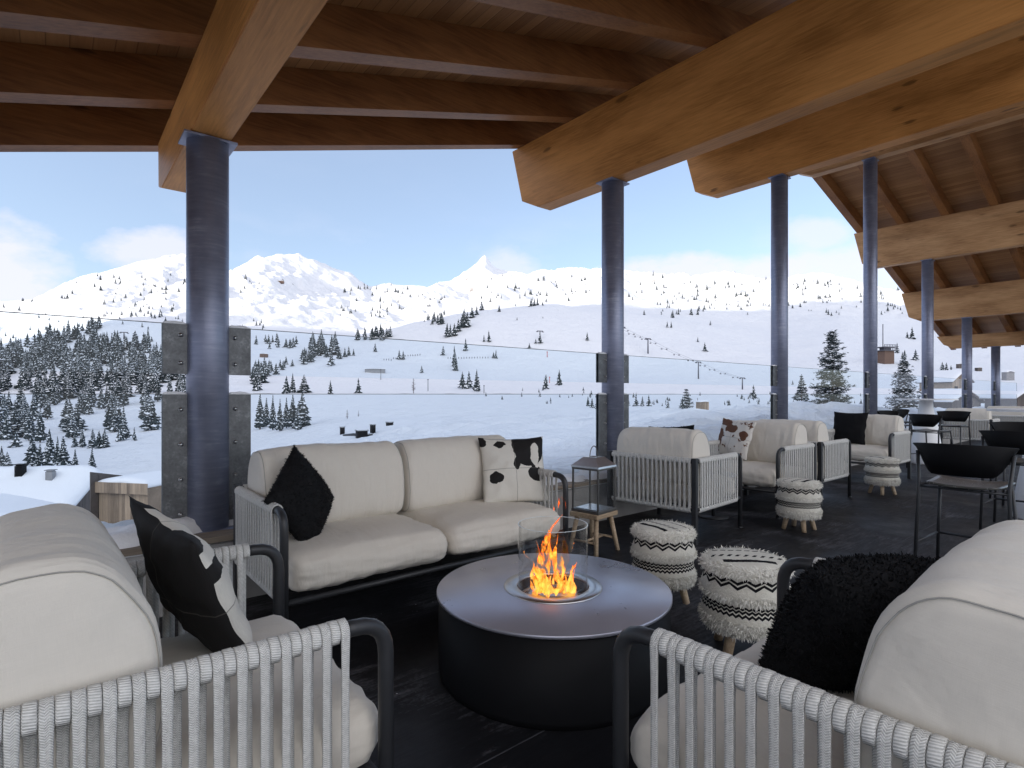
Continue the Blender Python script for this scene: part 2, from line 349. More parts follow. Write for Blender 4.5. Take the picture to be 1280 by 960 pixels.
def box(bm, x0, x1, y0, y1, z0, z1, mi=0, bevel=0):
    vs = [bm.verts.new((x, y, z)) for x in (x0, x1) for y in (y0, y1) for z in (z0, z1)]
    fs = [bm.faces.new([vs[i] for i in q]) for q in ((0, 1, 3, 2), (4, 6, 7, 5), (0, 4, 5, 1), (2, 3, 7, 6), (0, 2, 6, 4), (1, 5, 7, 3))]
    for f in fs: f.material_index = mi
    if bevel:
        es = list({e for f in fs for e in f.edges})
        bmesh.ops.bevel(bm, geom=es, offset=bevel, segments=2, affect='EDGES', profile=.7)
    return vs
def loft(bm, rings, closed=True, cap=True, mi=0, uv=None):
    """rings: list of lists of Vector"""
    vr = [[bm.verts.new(p) for p in r] for r in rings]; n = len(vr[0])
    for i in range(len(vr)-1):
        for j in range(n if closed else n-1):
            k = (j+1) % n
            f = bm.faces.new((vr[i][j], vr[i][k], vr[i+1][k], vr[i+1][j])); f.material_index = mi
            if uv:
                lay = bm.loops.layers.uv.verify(); us = uv
                vals = ((j/n, us[i]), ((j+1)/n, us[i]), ((j+1)/n, us[i+1]), (j/n, us[i+1]))
                for lp, q in zip(f.loops, vals): lp[lay].uv = q
    if cap and closed:
        for r, rev in ((vr[0], True), (vr[-1], False)):
            try:
                f = bm.faces.new(list(reversed(r)) if rev else r); f.material_index = mi
            except ValueError: pass
    return vr
def tube(bm, pts, r, seg=10, mi=0, cap=True):
    pts = [Vector(p) for p in pts]; rr = r if isinstance(r, (list, tuple)) else [r]*len(pts)
    rings = []; prev = None
    for i, p in enumerate(pts):
        d = (pts[min(i+1, len(pts)-1)] - pts[max(i-1, 0)]).normalized()
        if prev is None:
            a = d.orthogonal().normalized()
        else:
            a = (prev - d*prev.dot(d)).normalized()
        prev = a; b = d.cross(a)
        rings.append([p + (a*math.cos(2*PI*k/seg) + b*math.sin(2*PI*k/seg))*rr[i] for k in range(seg)])
    loft(bm, rings, cap=cap, mi=mi)
def ngon_prism(bm, pts2, lo, hi, axis='z', mi=0):
    def mk(p, h):
        return {'z': (p[0], p[1], h), 'x': (h, p[0], p[1]), 'y': (p[0], h, p[1])}[axis]
    a = [bm.verts.new(mk(p, lo)) for p in pts2]; b = [bm.verts.new(mk(p, hi)) for p in pts2]
    fs = [bm.faces.new(list(reversed(a))), bm.faces.new(b)]
    for i in range(len(a)):
        k = (i+1) % len(a); fs.append(bm.faces.new((a[i], a[k], b[k], b[i])))
    for f in fs: f.material_index = mi
    bmesh.ops.recalc_face_normals(bm, faces=fs)
def cyl(bm, c, r, z0, z1, seg=24, mi=0, r2=None):
    r2 = r if r2 is None else r2
    rings = [[Vector((c[0]+q*math.cos(2*PI*k/seg), c[1]+q*math.sin(2*PI*k/seg), z)) for k in range(seg)] for q, z in ((r, z0), (r2, z1))]
    loft(bm, rings, mi=mi)
def lathe(bm, prof, seg=48, mi=0, c=(0, 0)):
    rings = [[Vector((c[0]+r*math.cos(2*PI*k/seg), c[1]+r*math.sin(2*PI*k/seg), z)) for k in range(seg)] for r, z in prof]
    loft(bm, rings, cap=False, mi=mi)

# ---------------------------------------------------------------- deck frame: u along the columns, q inwards from them
UX, UY = .7706, .6373
TH = math.atan2(UY, UX)
C0 = (-1.956, 3.551)
PITCH = 3.98
def P(u, q, z=0): return Vector((C0[0]+UX*u+UY*q, C0[1]+UY*u-UX*q, z))
def uq(X, Y):
    a, b = X-C0[0], Y-C0[1]; return (a*UX+b*UY, a*UY-b*UX)
def nz2(p, s, o=0): return noise.noise(Vector(p)*s+Vector((o, o*1.7, o*.3)))

# ---------------------------------------------------------------- terrain
PXC = [-900, -100, 0, 70, 130, 200, 260, 330, 400, 450, 520, 600, 680, 760, 860, 960, 1050, 1150, 1280, 1500, 2300]
def zrow(D, vals): return (D, list(vals))
def yrow(D, vals): return (D, [EYE+(HZ-y)/F*D for y in vals])
SKY = [(-900, 400), (-300, 395), (-100, 384), (0, 378), (40, 374), (65, 362), (90, 352), (130, 343), (160, 334), (190, 327), (215, 322), (240, 320), (262, 330), (290, 345), (305, 336), (320, 328),
       (345, 324), (372, 323), (390, 330), (420, 340), (440, 343), (452, 349), (462, 356), (475, 354), (500, 355), (540, 360), (562, 354), (580, 343), (592, 334), (600, 327), (606, 324), (612, 332), (620, 341), (640, 345),
       (660, 348), (680, 345), (700, 344), (740, 344), (760, 342), (790, 344), (820, 350), (860, 353), (880, 348), (905, 345), (930, 350), (955, 360), (985, 353), (1015, 347), (1050, 353),
       (1080, 357), (1110, 365), (1150, 376), (1200, 388), (1280, 400), (1500, 415), (2300, 430)]
def skyl(px): return float(np.interp(px, [a for a, b in SKY], [b for a, b in SKY]))
ROWS = [
 zrow(2.5, [-2.0]*8+[-1.6]*3+[-1.3]*10),
 zrow(8,  [-2.5, -2.4, -2.2, -2.2, -2.1, -1.9, -1.5, -1.0, -.6, -.35, -.2, -.1, -.05, 0, .12, .22, .25, .1, 0, -.2, -.5]),
 zrow(16, [-5.5, -5.2, -4.8, -4.6, -4.4, -3.8, -3.0, -1.9, -1.2, -.9, -.7, -.55, -.45, -.35, .25, .5, .5, .25, 0, -.3, -.5]),
 yrow(40, [690, 675, 668, 664, 658, 648, 625, 595, 575, 564, 552, 545, 540, 533, 519, 513, 514, 520, 525, 530, 540]),
 yrow(110, [620, 612, 609, 609, 607, 600, 582, 560, 541, 531, 524, 518, 514, 512, 509, 507, 507, 508, 510, 512, 520]),
 yrow(250, [560, 552, 550, 548, 545, 540, 530, 520, 510, 506, 502, 501, 501, 501, 500, 500, 499, 499, 500, 501, 505]),
 yrow(450, [510, 506, 505, 502, 499, 495, 492, 490, 489, 488, 488, 488, 488, 488, 488, 488, 487, 486, 486, 486, 488]),
 yrow(700, [478, 474, 472, 464, 458, 455, 455, 456, 455, 452, 458, 460, 460, 461, 462, 461, 457, 456, 458, 460, 465]),
 yrow(1000, [455, 450, 444, 424, 405, 404, 418, 425, 426, 421, 404, 389, 380, 389, 409, 424, 420, 425, 430, 440, 450]),
 yrow(1250, [460, 455, 448, 428, 408, 399, 411, 417, 418, 423, 410, 396, 384, 386, 396, 407, 402, 408, 421, 430, 445]),
 yrow(1700, [440, 432, 425, 405, 386, 380, 384, 386, 399, 407, 392, 376, 369, 367, 374, 382, 376, 391, 412, 424, 440]),
 yrow(2300, [420, 408, 400, 381, 363, 350, 352, 352, 377, 387, 375, 362, 355, 353, 359, 366, 361, 381, 406, 420, 436]),
]
LD = [math.log(r[0]) for r in ROWS]+[math.log(3000), math.log(3700)]
GRID = np.array([r[1] for r in ROWS])
def tz_px(px, D):
    col = [float(np.interp(px, PXC, GRID[i])) for i in range(len(ROWS))]
    s = skyl(px); col.append(EYE+(HZ-s)/F*3000); col.append(EYE+(HZ-s-22)/F*3700)
    ld = math.log(max(D, 2.5)); n = len(LD)
    i = 0
    while i < n-2 and ld > LD[i+1]: i += 1
    f = min(1, (ld-LD[i])/(LD[i+1]-LD[i]))
    # catmull-rom
    p0, p1, p2, p3 = col[max(i-1, 0)], col[i], col[i+1], col[min(i+2, n-1)]
    h = LD[i+1]-LD[i]
    m1 = ((p2-p0)/(LD[i+1]-LD[max(i-1, 0)]))*h; m2 = ((p3-p1)/(LD[min(i+2, n-1)]-LD[i]))*h
    lim = 3*abs(p2-p1)
    m1 = max(-lim, min(lim, m1)); m2 = max(-lim, min(lim, m2))
    f2, f3 = f*f, f*f*f
    return (2*f3-3*f2+1)*p1+(f3-2*f2+f)*m1+(-2*f3+3*f2)*p2+(f3-f2)*m2
def sst(a, b, x): t_ = max(0, min(1, (x-a)/(b-a))); return t_*t_*(3-2*t_)
def terrain_z(X, Y):
    px = 640+F*X/Y; z = tz_px(px, Y)
    D = Y
    if D > 60:
        a = min(D, 3000)
        w = sst(60, 700, D)
        z += noise.fractal(Vector((X, Y, 0))/(70+a*.05), 1.0, 2.0, 6)*a*.0040*(.35+w)
    if D > 1150:
        w = sst(1150, 2000, D)*(1-.55*sst(2500, 3000, D))
        rr = noise.ridged_multi_fractal(Vector((X*.0026+Y*.0008, Y*.0013, 3.1)), .85, 2.1, 7, 1.0, 2.0)
        px_e = sst(20, 200, px)*.7+.3
        z += (rr-1.1)*62*w*px_e
        z += noise.fractal(Vector((X, Y, 9))/60, .8, 2.1, 6)*9*w
    if D < 80:
        z += noise.fractal(Vector((X, Y, 4))/6.5, .9, 2.1, 5)*(.10+.012*D)*sst(3, 8, D)
        if px > 640:
            k = sst(640, 860, px)*sst(6, 10, D)*(1-sst(26, 50, D))
            z += (noise.ridged_multi_fractal(Vector((X*.16, Y*.16, 1.2)), .8, 2.2, 5, 1, 2)-.9)*.42*k
    u, q = uq(X, Y)
    if q > -2.5 and -6 < u < 40:
        lim = -.35 if q > -.30 else -.05+.10*min(1, (-q-.3))+max(0, -q-.9)*.6
        z = min(z, lim)
    return z
bm = BM()
pxs = list(np.arange(-900, -60, 25)) + list(np.arange(-60, 1345, 2.6)) + list(np.arange(1350, 2301, 25))
Ds = list(np.exp(np.linspace(math.log(2.5), math.log(30), 95)))[:-1] + list(np.exp(np.linspace(math.log(30), math.log(700), 80)))[:-1] + list(np.linspace(700, 3150, 215)) + [3300, 3700]
vv = [[bm.verts.new(((px-640)/F*D, D, terrain_z((px-640)/F*D, D))) for px in pxs] for D in Ds]
for i in range(len(Ds)-1):
    for j in range(len(pxs)-1):
        bm.faces.new((vv[i][j], vv[i][j+1], vv[i+1][j+1], vv[i+1][j]))
o = link_mesh('snowy_terrain', bm, 'terrain'); tag(o, kind='structure')
# ground and the high ridge behind the viewer, whose shade lies over the valley
bm = BM(); A = (.78, .6258)
SHL = []
for px_, D_, y_ in ((-150, 1500, 440), (0, 1500, 432), (70, 1250, 425), (130, 1250, 405), (235, 1400, 404), (330, 1500, 408), (430, 1300, 420), (520, 1150, 402), (600, 1050, 386), (680, 1050, 379), (760, 1150, 384), (860, 1500, 394), (960, 1600, 398), (1050, 1700, 396), (1150, 1700, 405), (1280, 1700, 415)):
    X_w = (px_-640)/F*D_; z_w = EYE-(y_-HZ)/F*D_; s_w = X_w*A[0]+D_*A[1]
    SHL.append((X_w*A[1]-D_*A[0], z_w+2+(s_w+4000)*math.tan(SUN_EL)))
SHL.sort()
def back_z(X, Y):
    s = -(X*A[0]+Y*A[1]); l = X*A[1]-Y*A[0]
    hb = float(np.interp(l, [a for a, b in SHL], [b for a, b in SHL]))
    return -2+hb*sst(600, 4000, s)+noise.fractal(Vector((X, Y, 2))/160, 1, 2, 5)*12*sst(30, 400, s)
ls = np.linspace(-7500, 6500, 150); ss = [0, 8, 20, 45, 90, 160]+list(np.linspace(240, 4000, 46))+[4100, 4600]
rows = []
for i, s in enumerate(ss):
    row = []
    for l in ls:
        X = -s*A[0]+l*A[1]; Y = -s*A[1]-l*A[0]
        row.append((X, Y))
    rows.append(row)
# keep it behind the fan: drop anything in front of the deck line
def back_ok(X, Y): return Y < 2.4 or abs(X) > 1.9*Y+40
vs = [[bm.verts.new((X, Y, (back_z(X, Y) if s < 4050 else -300) if back_ok(X, Y) else back_z(X, Y)-60)) for X, Y in row] for s, row in zip(ss, rows)]
for i in range(len(vs)-1):
    for j in range(len(ls)-1):
        q4 = [vs[i][j], vs[i+1][j], vs[i+1][j+1], vs[i][j+1]]
        if all(back_ok(v_.co.x, v_.co.y) for v_ in q4): bm.faces.new(q4)
bm.normal_update()
for f in bm.faces:
    if f.normal.z < 0: f.normal_flip()
o = link_mesh('snow_ground', bm, 'snow'); tag(o, kind='structure')
bm = BM(); 
for (x0, x1, y0, y1) in ((-60, 60, -60, 4.2),):
    n_ = 40; g_ = [[bm.verts.new((x0+(x1-x0)*i/n_, y0+(y1-y0)*j/n_, -1.7+.25*nz2((i, j, 0), .3))) for j in range(n_+1)] for i in range(n_+1)]
    for i in range(n_):
        for j in range(n_): bm.faces.new((g_[i][j], g_[i+1][j], g_[i+1][j+1], g_[i][j+1]))
o = link_mesh('snow_yard', bm, 'snow'); tag(o, kind='structure')

def ground_at(px, y, dmin=22, dmax=2990):
    D = dmin; lo = None
    while D < dmax:
        X = (px-640)/F*D; z = terrain_z(X, D); yy = HZ-(z-EYE)/D*F
        if yy <= y: return Vector((X, D, z))
        D *= 1.02
    return None

# ---------------------------------------------------------------- deck, kerb, columns, glass
bm = BM(); box(bm, -5, 34, -7.2, -.34, -.3, 0)
o = flat(link_mesh('terrace_floor', bm, 'floor', loc=P(0, 0), rz=TH)); tag(o, kind='structure')
bm = BM(); box(bm, -5, 34, -.34, .32, -1.6, .375, bevel=.012)
kerb = link_mesh('concrete_kerb', bm, 'concrete', loc=P(0, 0), rz=TH, smooth=False)
tag(kerb, 'long low concrete kerb with weathered plank edging under the glass screens', 'kerb')
bm = BM(); box(bm, -5, 34, -.37, -.21, .376, .412, bevel=.006)
link_mesh('plank_edging', bm, 'plank_grey', kerb, smooth=False)
# snow lying on the kerb
bm = BM(); nu, nv = 1300, 14
g_ = []
for i in range(nu+1):
    u = -5+39*i/nu; row = []
    for j in range(nv+1):
        v = -.36+.68*j/nv; e = min(1, j/2.2, (nv-j)/2.2)
        cov = sst(-.14, .18, noise.fractal(Vector((u*1.4, v*2.2, .5)), 1, 2, 4)+.26+.6*(v+.05))
        h = .005+(.055+.06*noise.noise(Vector((u*3.3, v*5, 1)))+.02*noise.noise(Vector((u*13, v*13, 2))))*cov*e**.5
        row.append(bm.verts.new((u, v, .405+h-.042*(1-cov*e))))
    g_.append(row)
for i in range(nu):
    for j in range(nv): bm.faces.new((g_[i][j], g_[i+1][j], g_[i+1][j+1], g_[i][j+1]))
o = link_mesh('snow_on_kerb', bm, 'snow_near', loc=P(0, 0), rz=TH); tag(o, kind='stuff', label='fresh snow lying along the top of the concrete kerb', cat='snow')

BOT = [2.875, 3.585, 4.64, 5.99, 4.58, 3.51, 2.88]
TOP = [3.32, 4.475, 5.55, 6.65, 5.55, 4.40, 3.305]
WHICH_COL = ['nearest blue grey steel column left of the sofa', 'steel column behind the lantern and the first lounge chair', 'steel column behind the brown cowhide pillow, third from the left',
             'tall steel column under the roof ridge, behind the black square pillow', 'steel column just right of the snowy twin pine, fifth from the left', 'thin looking steel column second from the far right end', 'farthest steel column at the low right end of the roof']
def bolt(bm, x, y, z):
    for a, b, r1, r2 in ((0, .004, .014, .014), (.004, .016, .009, .009), (.016, .019, .009, .004)):
        rings = [[Vector((x+rr*math.cos(2*PI*k/10), y-h, z+rr*math.sin(2*PI*k/10))) for k in range(10)] for rr, h in ((r1, a), (r2, b))]
        loft(bm, rings)
for k in range(7):
    t_ = empty('steel_column', P(k*PITCH, 0), TH, WHICH_COL[k], 'column', 'steel columns along the terrace edge')
    bm = BM(); cyl(bm, (0, 0), .1215, .375, BOT[k]-.012, 40); link_mesh('shaft', bm, 'column', t_)
    bm = BM(); cyl(bm, (0, 0), .17, .376, .395, 32); link_mesh('base_flange', bm, 'column', t_)
    bm = BM(); box(bm, -.150, .150, -.113, .113, BOT[k]-.018, BOT[k]-.003, bevel=.002)
    link_mesh('cap_plate', bm, 'column', t_, smooth=False)
    for s in (-1, 1):
        for z0, z1, nb in ((1.378, 1.688, 2), (.43, 1.25, 4)):
            bm = BM()
            xa, xb = (.118, .252) if s > 0 else (-.252, -.118)
            box(bm, xa, xb, -.022, -.012, z0, z1, bevel=.0015); box(bm, xa, xb, .012, .022, z0, z1, bevel=.0015)
            xw = xa if s > 0 else xb-.006
            box(bm, xw, xw+.006, -.0118, .0118, z0+.001, z1-.001)
            cp = link_mesh('clamp_plate', bm, 'galv', t_, smooth=False)
            for i in range(nb):
                zb = z0+(z1-z0)*(.22 if nb == 2 else .09)+i*(z1-z0)*(.56 if nb == 2 else .265)
                bm = BM(); bolt(bm, s*.155, -.022, zb); link_mesh('bolt', bm, 'bolt', cp)
            # cap of snow on top
            bm = BM(); n_ = 8
            rings = []
            for i in range(n_+1):
                x = xa+(xb-xa)*i/n_; h = .006+.012*math.sin(PI*i/n_)**.6+.006*noise.noise(Vector((x*40, k, s)))
                rings.append([Vector((x, -.02, z1)), Vector((x, -.012, z1+h)), Vector((x, .012, z1+h)), Vector((x, .02, z1))])
            loft(bm, rings)
            link_mesh('snow_cap', bm, 'snow_near', cp)
def pane(parent, u0, u1, z0, z1, name):
    bm = BM(); box(bm, u0, u1, -.005, .005, z0, z1)
    bm.faces.ensure_lookup_table(); bm.normal_update()
    for f in bm.faces: f.material_index = 0 if abs(f.normal.y) > .9 else 1
    for za, zb_ in ((z1+.0002, z1+.0042),): box(bm, u0, u1, -.0052, .0052, za, zb_, mi=1)
    return flat(link_mesh(name, bm, ['glass', 'glass_edge'], parent))
SCR = ['left of the nearest column', 'behind the grey sofa', 'behind the chair facing away', 'in front of the tall snowy spruce', 'in front of the round snowy pine', 'in front of the far chalet roofs', 'near the far right end']
for k in range(-1, 6):
    g = empty('glass_screen', P(k*PITCH, 0), TH, 'two clear glass panes, one above the other, '+SCR[k+1], 'glass screen', 'glass wind screens between the columns')
    pane(g, .135, PITCH-.135, .44, 1.25, 'lower_pane'); pane(g, .135, PITCH-.135, 1.378, 1.687, 'upper_pane')
    # frost and snow caught on the top edges
    bm = BM()
    for ze in (1.25, 1.687):
        n_ = 160; rings = []
        for i in range(n_+1):
            x = .27+(PITCH-.54)*i/n_
            h = max(-.0002, .009*noise.fractal(Vector((x*3, k, ze)), 1, 2, 4)-.0015)
            rings.append([Vector((x, -.0048, ze+.0038)), Vector((x, -.003, ze+.004+h)), Vector((x, .003, ze+.004+h)), Vector((x, .0048, ze+.0038))])
        loft(bm, rings)
    link_mesh('edge_snow', bm, 'snow_near', g)
g = empty('glass_screen', P(6*PITCH, 0), TH, 'last two clear glass panes clamped to the farthest column', 'glass screen', 'glass wind screens between the columns')
pane(g, .135, 3.8, .44, 1.25, 'lower_pane'); pane(g, .135, 3.8, 1.378, 1.687, 'upper_pane')

# ---------------------------------------------------------------- roof
roof = empty('terrace_roof', P(0, 0), TH, 'large pitched timber roof with heavy glulam beams, purlins and board ceiling', 'roof')
QIN = 4.25
UK = [-.95*PITCH]+[k*PITCH for k in range(7)]+[6.35*PITCH]
ZK = [TOP[0]-.95*1.12]+TOP+[TOP[6]-.35*1.1]
def zr(u): return float(np.interp(u, UK, ZK))
for k in range(7):
    u0 = k*PITCH; hw = .114; b = BOT[k]; tip = 1.30 if k == 0 else 1.606
    if k == 0: prof = [(-QIN, b), (1.12, b), (1.28, b+.05), (tip, None)]
    else: prof = [(-QIN, b), (1.11, b), (1.41, b+.15), (tip, None)]
    bm = BM(); L_, R_ = [], []
    # tops follow the slope of the roof
    for s, lst in ((-hw, L_), (hw, R_)):
        zt = zr(u0+s)-.003
        for v, z in prof: lst.append(bm.verts.new((v, -s, (zt if z is None else z))))
        lst.append(bm.verts.new((-QIN, -s, zt)))
    if k == 3:
        pass
    n_ = len(L_)
    bm.faces.new(L_); bm.faces.new(list(reversed(R_)))
    for i in range(n_):
        j = (i+1) % n_; bm.faces.new((L_[j], L_[i], R_[i], R_[j]))
    bmesh.ops.recalc_face_normals(bm, faces=bm.faces)
    bmesh.ops.bevel(bm, geom=list(bm.edges), offset=.006, segments=2, affect='EDGES')
    o = link_mesh('roof_beam', bm, 'beam_pale' if k >= 3 else 'beam', roof, smooth=False)
    o.location = (u0, 0, 0); o.rotation_euler = (0, 0, PI/2)
for qv in [1.43, .53, -.375, -1.28, -2.18, -3.08]:
    for a, b in ((0, 4), (4, 8)):
        bm = BM(); uu = [UK[i] for i in range(a, b+1)]
        rings = []
        for i, u in enumerate(uu):
            z = zr(u)
            off = .0015 if (a == 4 and i == 0) else (-.0015 if (b == 4 and i == len(uu)-1) else 0)
            rings.append([Vector((u+off, -.075, z)), Vector((u+off, .075, z)), Vector((u+off, .075, z+.30)), Vector((u+off, -.075, z+.30))])
        loft(bm, rings); bmesh.ops.recalc_face_normals(bm, faces=bm.faces)
        link_mesh('purlin', bm, 'purlin', roof, smooth=False).location = (0, qv, 0)
for a, b in ((0, 4), (4, 8)):
    bm = BM(); uu = [UK[i] for i in range(a, b+1)]; n2 = 3
    rings = [[Vector((u, -QIN-.1, zr(u)+.302)), Vector((u, 1.62, zr(u)+.302)), Vector((u, 1.62, zr(u)+.36)), Vector((u, -QIN-.1, zr(u)+.36))] for u in uu]
    loft(bm, rings); bmesh.ops.recalc_face_normals(bm, faces=bm.faces)
    link_mesh('ceiling_boards', bm, 'boards', roof, smooth=False)
    bm = BM(); rings = [[Vector((u, 1.621, zr(u)+.20)), Vector((u, 1.66, zr(u)+.20)), Vector((u, 1.66, zr(u)+.42)), Vector((u, 1.621, zr(u)+.42))] for u in uu]
    loft(bm, rings); bmesh.ops.recalc_face_normals(bm, faces=bm.faces)
    link_mesh('fascia_board', bm, 'purlin', roof, smooth=False)

# ---------------------------------------------------------------- lounge seating
def strap(bm, along, p, outer, zt, zb, rt=.0215, half=.0107, th=.0038):
    """one strap looped over the top rail and round the bottom rail. along: 'x' or 'y' = rail direction; p = rail coordinate pair"""
    pts = []
    so_ = 1 if outer else -1
    r = rt+th
    # path in (s, z): s = sideways (+ outside)
    n_ = 7
    for i in range(n_+1):
        a = PI*(1.25*i/n_-.25); pts.append((-so_*r*math.cos(a), zt+r*math.sin(a)))
    N2 = 5
    wv = .0012*rnd.uniform(-1, 1)
    for i in range(1, N2): pts.append((so_*(r-.001)+wv*math.sin(PI*i/N2), zt+(zb-zt)*i/N2))
    for i in range(n_+1):
        a = PI*(1.2*i/n_); pts.append((so_*r*math.cos(a), zb-r*math.sin(a)))
    rings = []; us = []; ln = 0
    for i, (s, z) in enumerate(pts):
        d = Vector((pts[min(i+1, len(pts)-1)][0]-pts[max(0, i-1)][0], pts[min(i+1, len(pts)-1)][1]-pts[max(0, i-1)][1])).normalized()
        nrm = Vector((-d.y, d.x))
        if i: ln += math.hypot(s-pts[i-1][0], z-pts[i-1][1])
        us.append(ln)
        # narrower on the straight run
        hw = half*(.86 if n_ < i < n_+N2 else 1.0)
        ring = []
        for a, b in ((-1, -.35), (-.8, -1), (.8, -1), (1, -.35), (1, .35), (.8, 1), (.33, .72), (0, 1), (-.33, .72), (-.8, 1), (-1, .35))[::-1]:
            w, h = a*hw, b*th
            ss_, zz_ = s+nrm.x*h, z+nrm.y*h
            ring.append((ss_, w, zz_))
        rings.append(ring)
    px, py, sgn = p
    out_ = []
    for ring in rings:
        o_ = []
        for s, w, z in ring:
            if along == 'y': o_.append(Vector((px+sgn*s, py+w, z)))
            else: o_.append(Vector((px+w, py+sgn*s, z)))
        out_.append(o_)
    loft(bm, out_, uv=us, cap=True)

def seat_cushion(w, d, h, seed, crown=.035):
    bm = BM(); bmesh.ops.create_cube(bm, size=2)
    bmesh.ops.subdivide_edges(bm, edges=bm.edges[:], cuts=26, use_grid_fill=True)
    r = .065; hx, hy, hz = w/2, d/2, h/2
    for v in bm.verts:
        x, y, z = v.co.x*hx, v.co.y*hy, v.co.z*hz
        c = Vector((max(-hx+r, min(hx-r, x)), max(-hy+r, min(hy-r, y)), max(-hz+r, min(hz-r, z))))
        dv = Vector((x, y, z))-c
        p = c+dv.normalized()*r if dv.length > 1e-6 else Vector((x, y, z))
        fx, fy = 1-(x/hx)**2, 1-(y/hy)**2
        if v.co.z > .3: p.z += crown*max(0, fx*fy)**.7
        p.y += (-.012 if y < 0 else .012)*fx*(1-abs(z/hz)**2)
        nn_ = noise.fractal(Vector((p.x*3+seed, p.y*6, p.z*9)), 1, 2, 4)
        edge = 1-min(1, min(hx-abs(x), hy-abs(y))/.16)
        p += dv.normalized()*(.006*nn_*(1+edge*1.3)+.0035*edge*math.sin((p.x+p.y)*58+seed+4*nn_)) if dv.length > 1e-6 else Vector((0, 0, .006*nn_))
        v.co = p
    return bm
def back_cushion(w, th, h, seed):
    """origin at bottom centre; x = width, y = thickness"""
    bm = BM(); n_ = 56; m_ = 44
    def prof(a, s):
        c_, s_ = math.cos(a), math.sin(a)
        e = 2/2.5 if s_ > 0 else 2/4.5
        y = abs(c_)**(2/2.7)*(1 if c_ > 0 else -1)*(th/2)*(1-.10*max(0, s_))
        z = abs(s_)**e*(1 if s_ > 0 else -1)*(h/2)
        return y*s, z*s+h/2
    xs = []; r = .05
    for i in range(7): a = PI/2*i/6; xs.append((-w/2+r-r*math.cos(a)*.8, 1-(1-math.sin(a))*.17))
    for i in range(1, m_): xs.append((-w/2+r+(w-2*r)*i/m_, 1))
    for i in range(6, -1, -1): a = PI/2*i/6; xs.append((w/2-r+r*math.cos(a)*.8, 1-(1-math.sin(a))*.17))
    rings = []
    # end cap rings, gently domed
    for s, dx in ((.25, -.012), (.5, -.009), (.68, -.006), (.78, -.002)):
        rings.append([(-w/2+.01+dx, *prof(2*PI*k/n_, s)) for k in range(n_)])
    for x, s in xs:
        bul = 1+.03*(1-(2*x/w)**2)
        rings.append([(x, *prof(2*PI*k/n_, s*bul)) for k in range(n_)])
    for s, dx in ((.78, .002), (.68, .006), (.5, .009), (.25, .012)):
        rings.append([(w/2-.01+dx, *prof(2*PI*k/n_, s)) for k in range(n_)])
    R3 = []
    for ring in rings:
        o_ = []
        for x, y, z in ring:
            top = sst(.35, .9, z/h); e = sst(.55, 1, abs(2*x/w))
            wr = math.sin(x*55+seed+5*noise.noise(Vector((x*5, z*5, seed)))+y*11)*.0040*top*(.25+e)+abs(noise.noise(Vector((x*9, y*2.5, seed))))*.006*top
            nn_ = noise.fractal(Vector((x*4+seed, y*5, z*5)), 1, 2, 4)*.008
            rr_ = Vector((0, y, z-h/2)); rr_ = rr_.normalized() if rr_.length > 0 else rr_
            o_.append(Vector((x, y, z))+rr_*(wr+nn_)+Vector((nn_*.4, 0, 0)))
        R3.append(o_)
    loft(bm, R3)
    bmesh.ops.recalc_face_normals(bm, faces=bm.faces)
    sms = []
    for ri in (7, len(R3)-8):
        sm = BM(); sms.append(sm); ring = R3[ri]; cen = sum(ring, Vector())/len(ring)
        side = -1 if ri < 20 else 1
        pts = [cen+(p-cen)*1.004+Vector((side*.003, 0, 0)) for p in ring]; tube(sm, pts+[pts[0]], .0016, 5, cap=False)
    return bm, sms
def corner_path(p0, pc, p1, r, n=6):
    p0, pc, p1 = Vector(p0), Vector(pc), Vector(p1)
    a = pc+(p0-pc).normalized()*r; b = pc+(p1-pc).normalized()*r
    return [p0]+[a*(1-t)**2+pc*2*t*(1-t)+b*t*t for t in [i/n for i in range(n+1)]]+[p1]
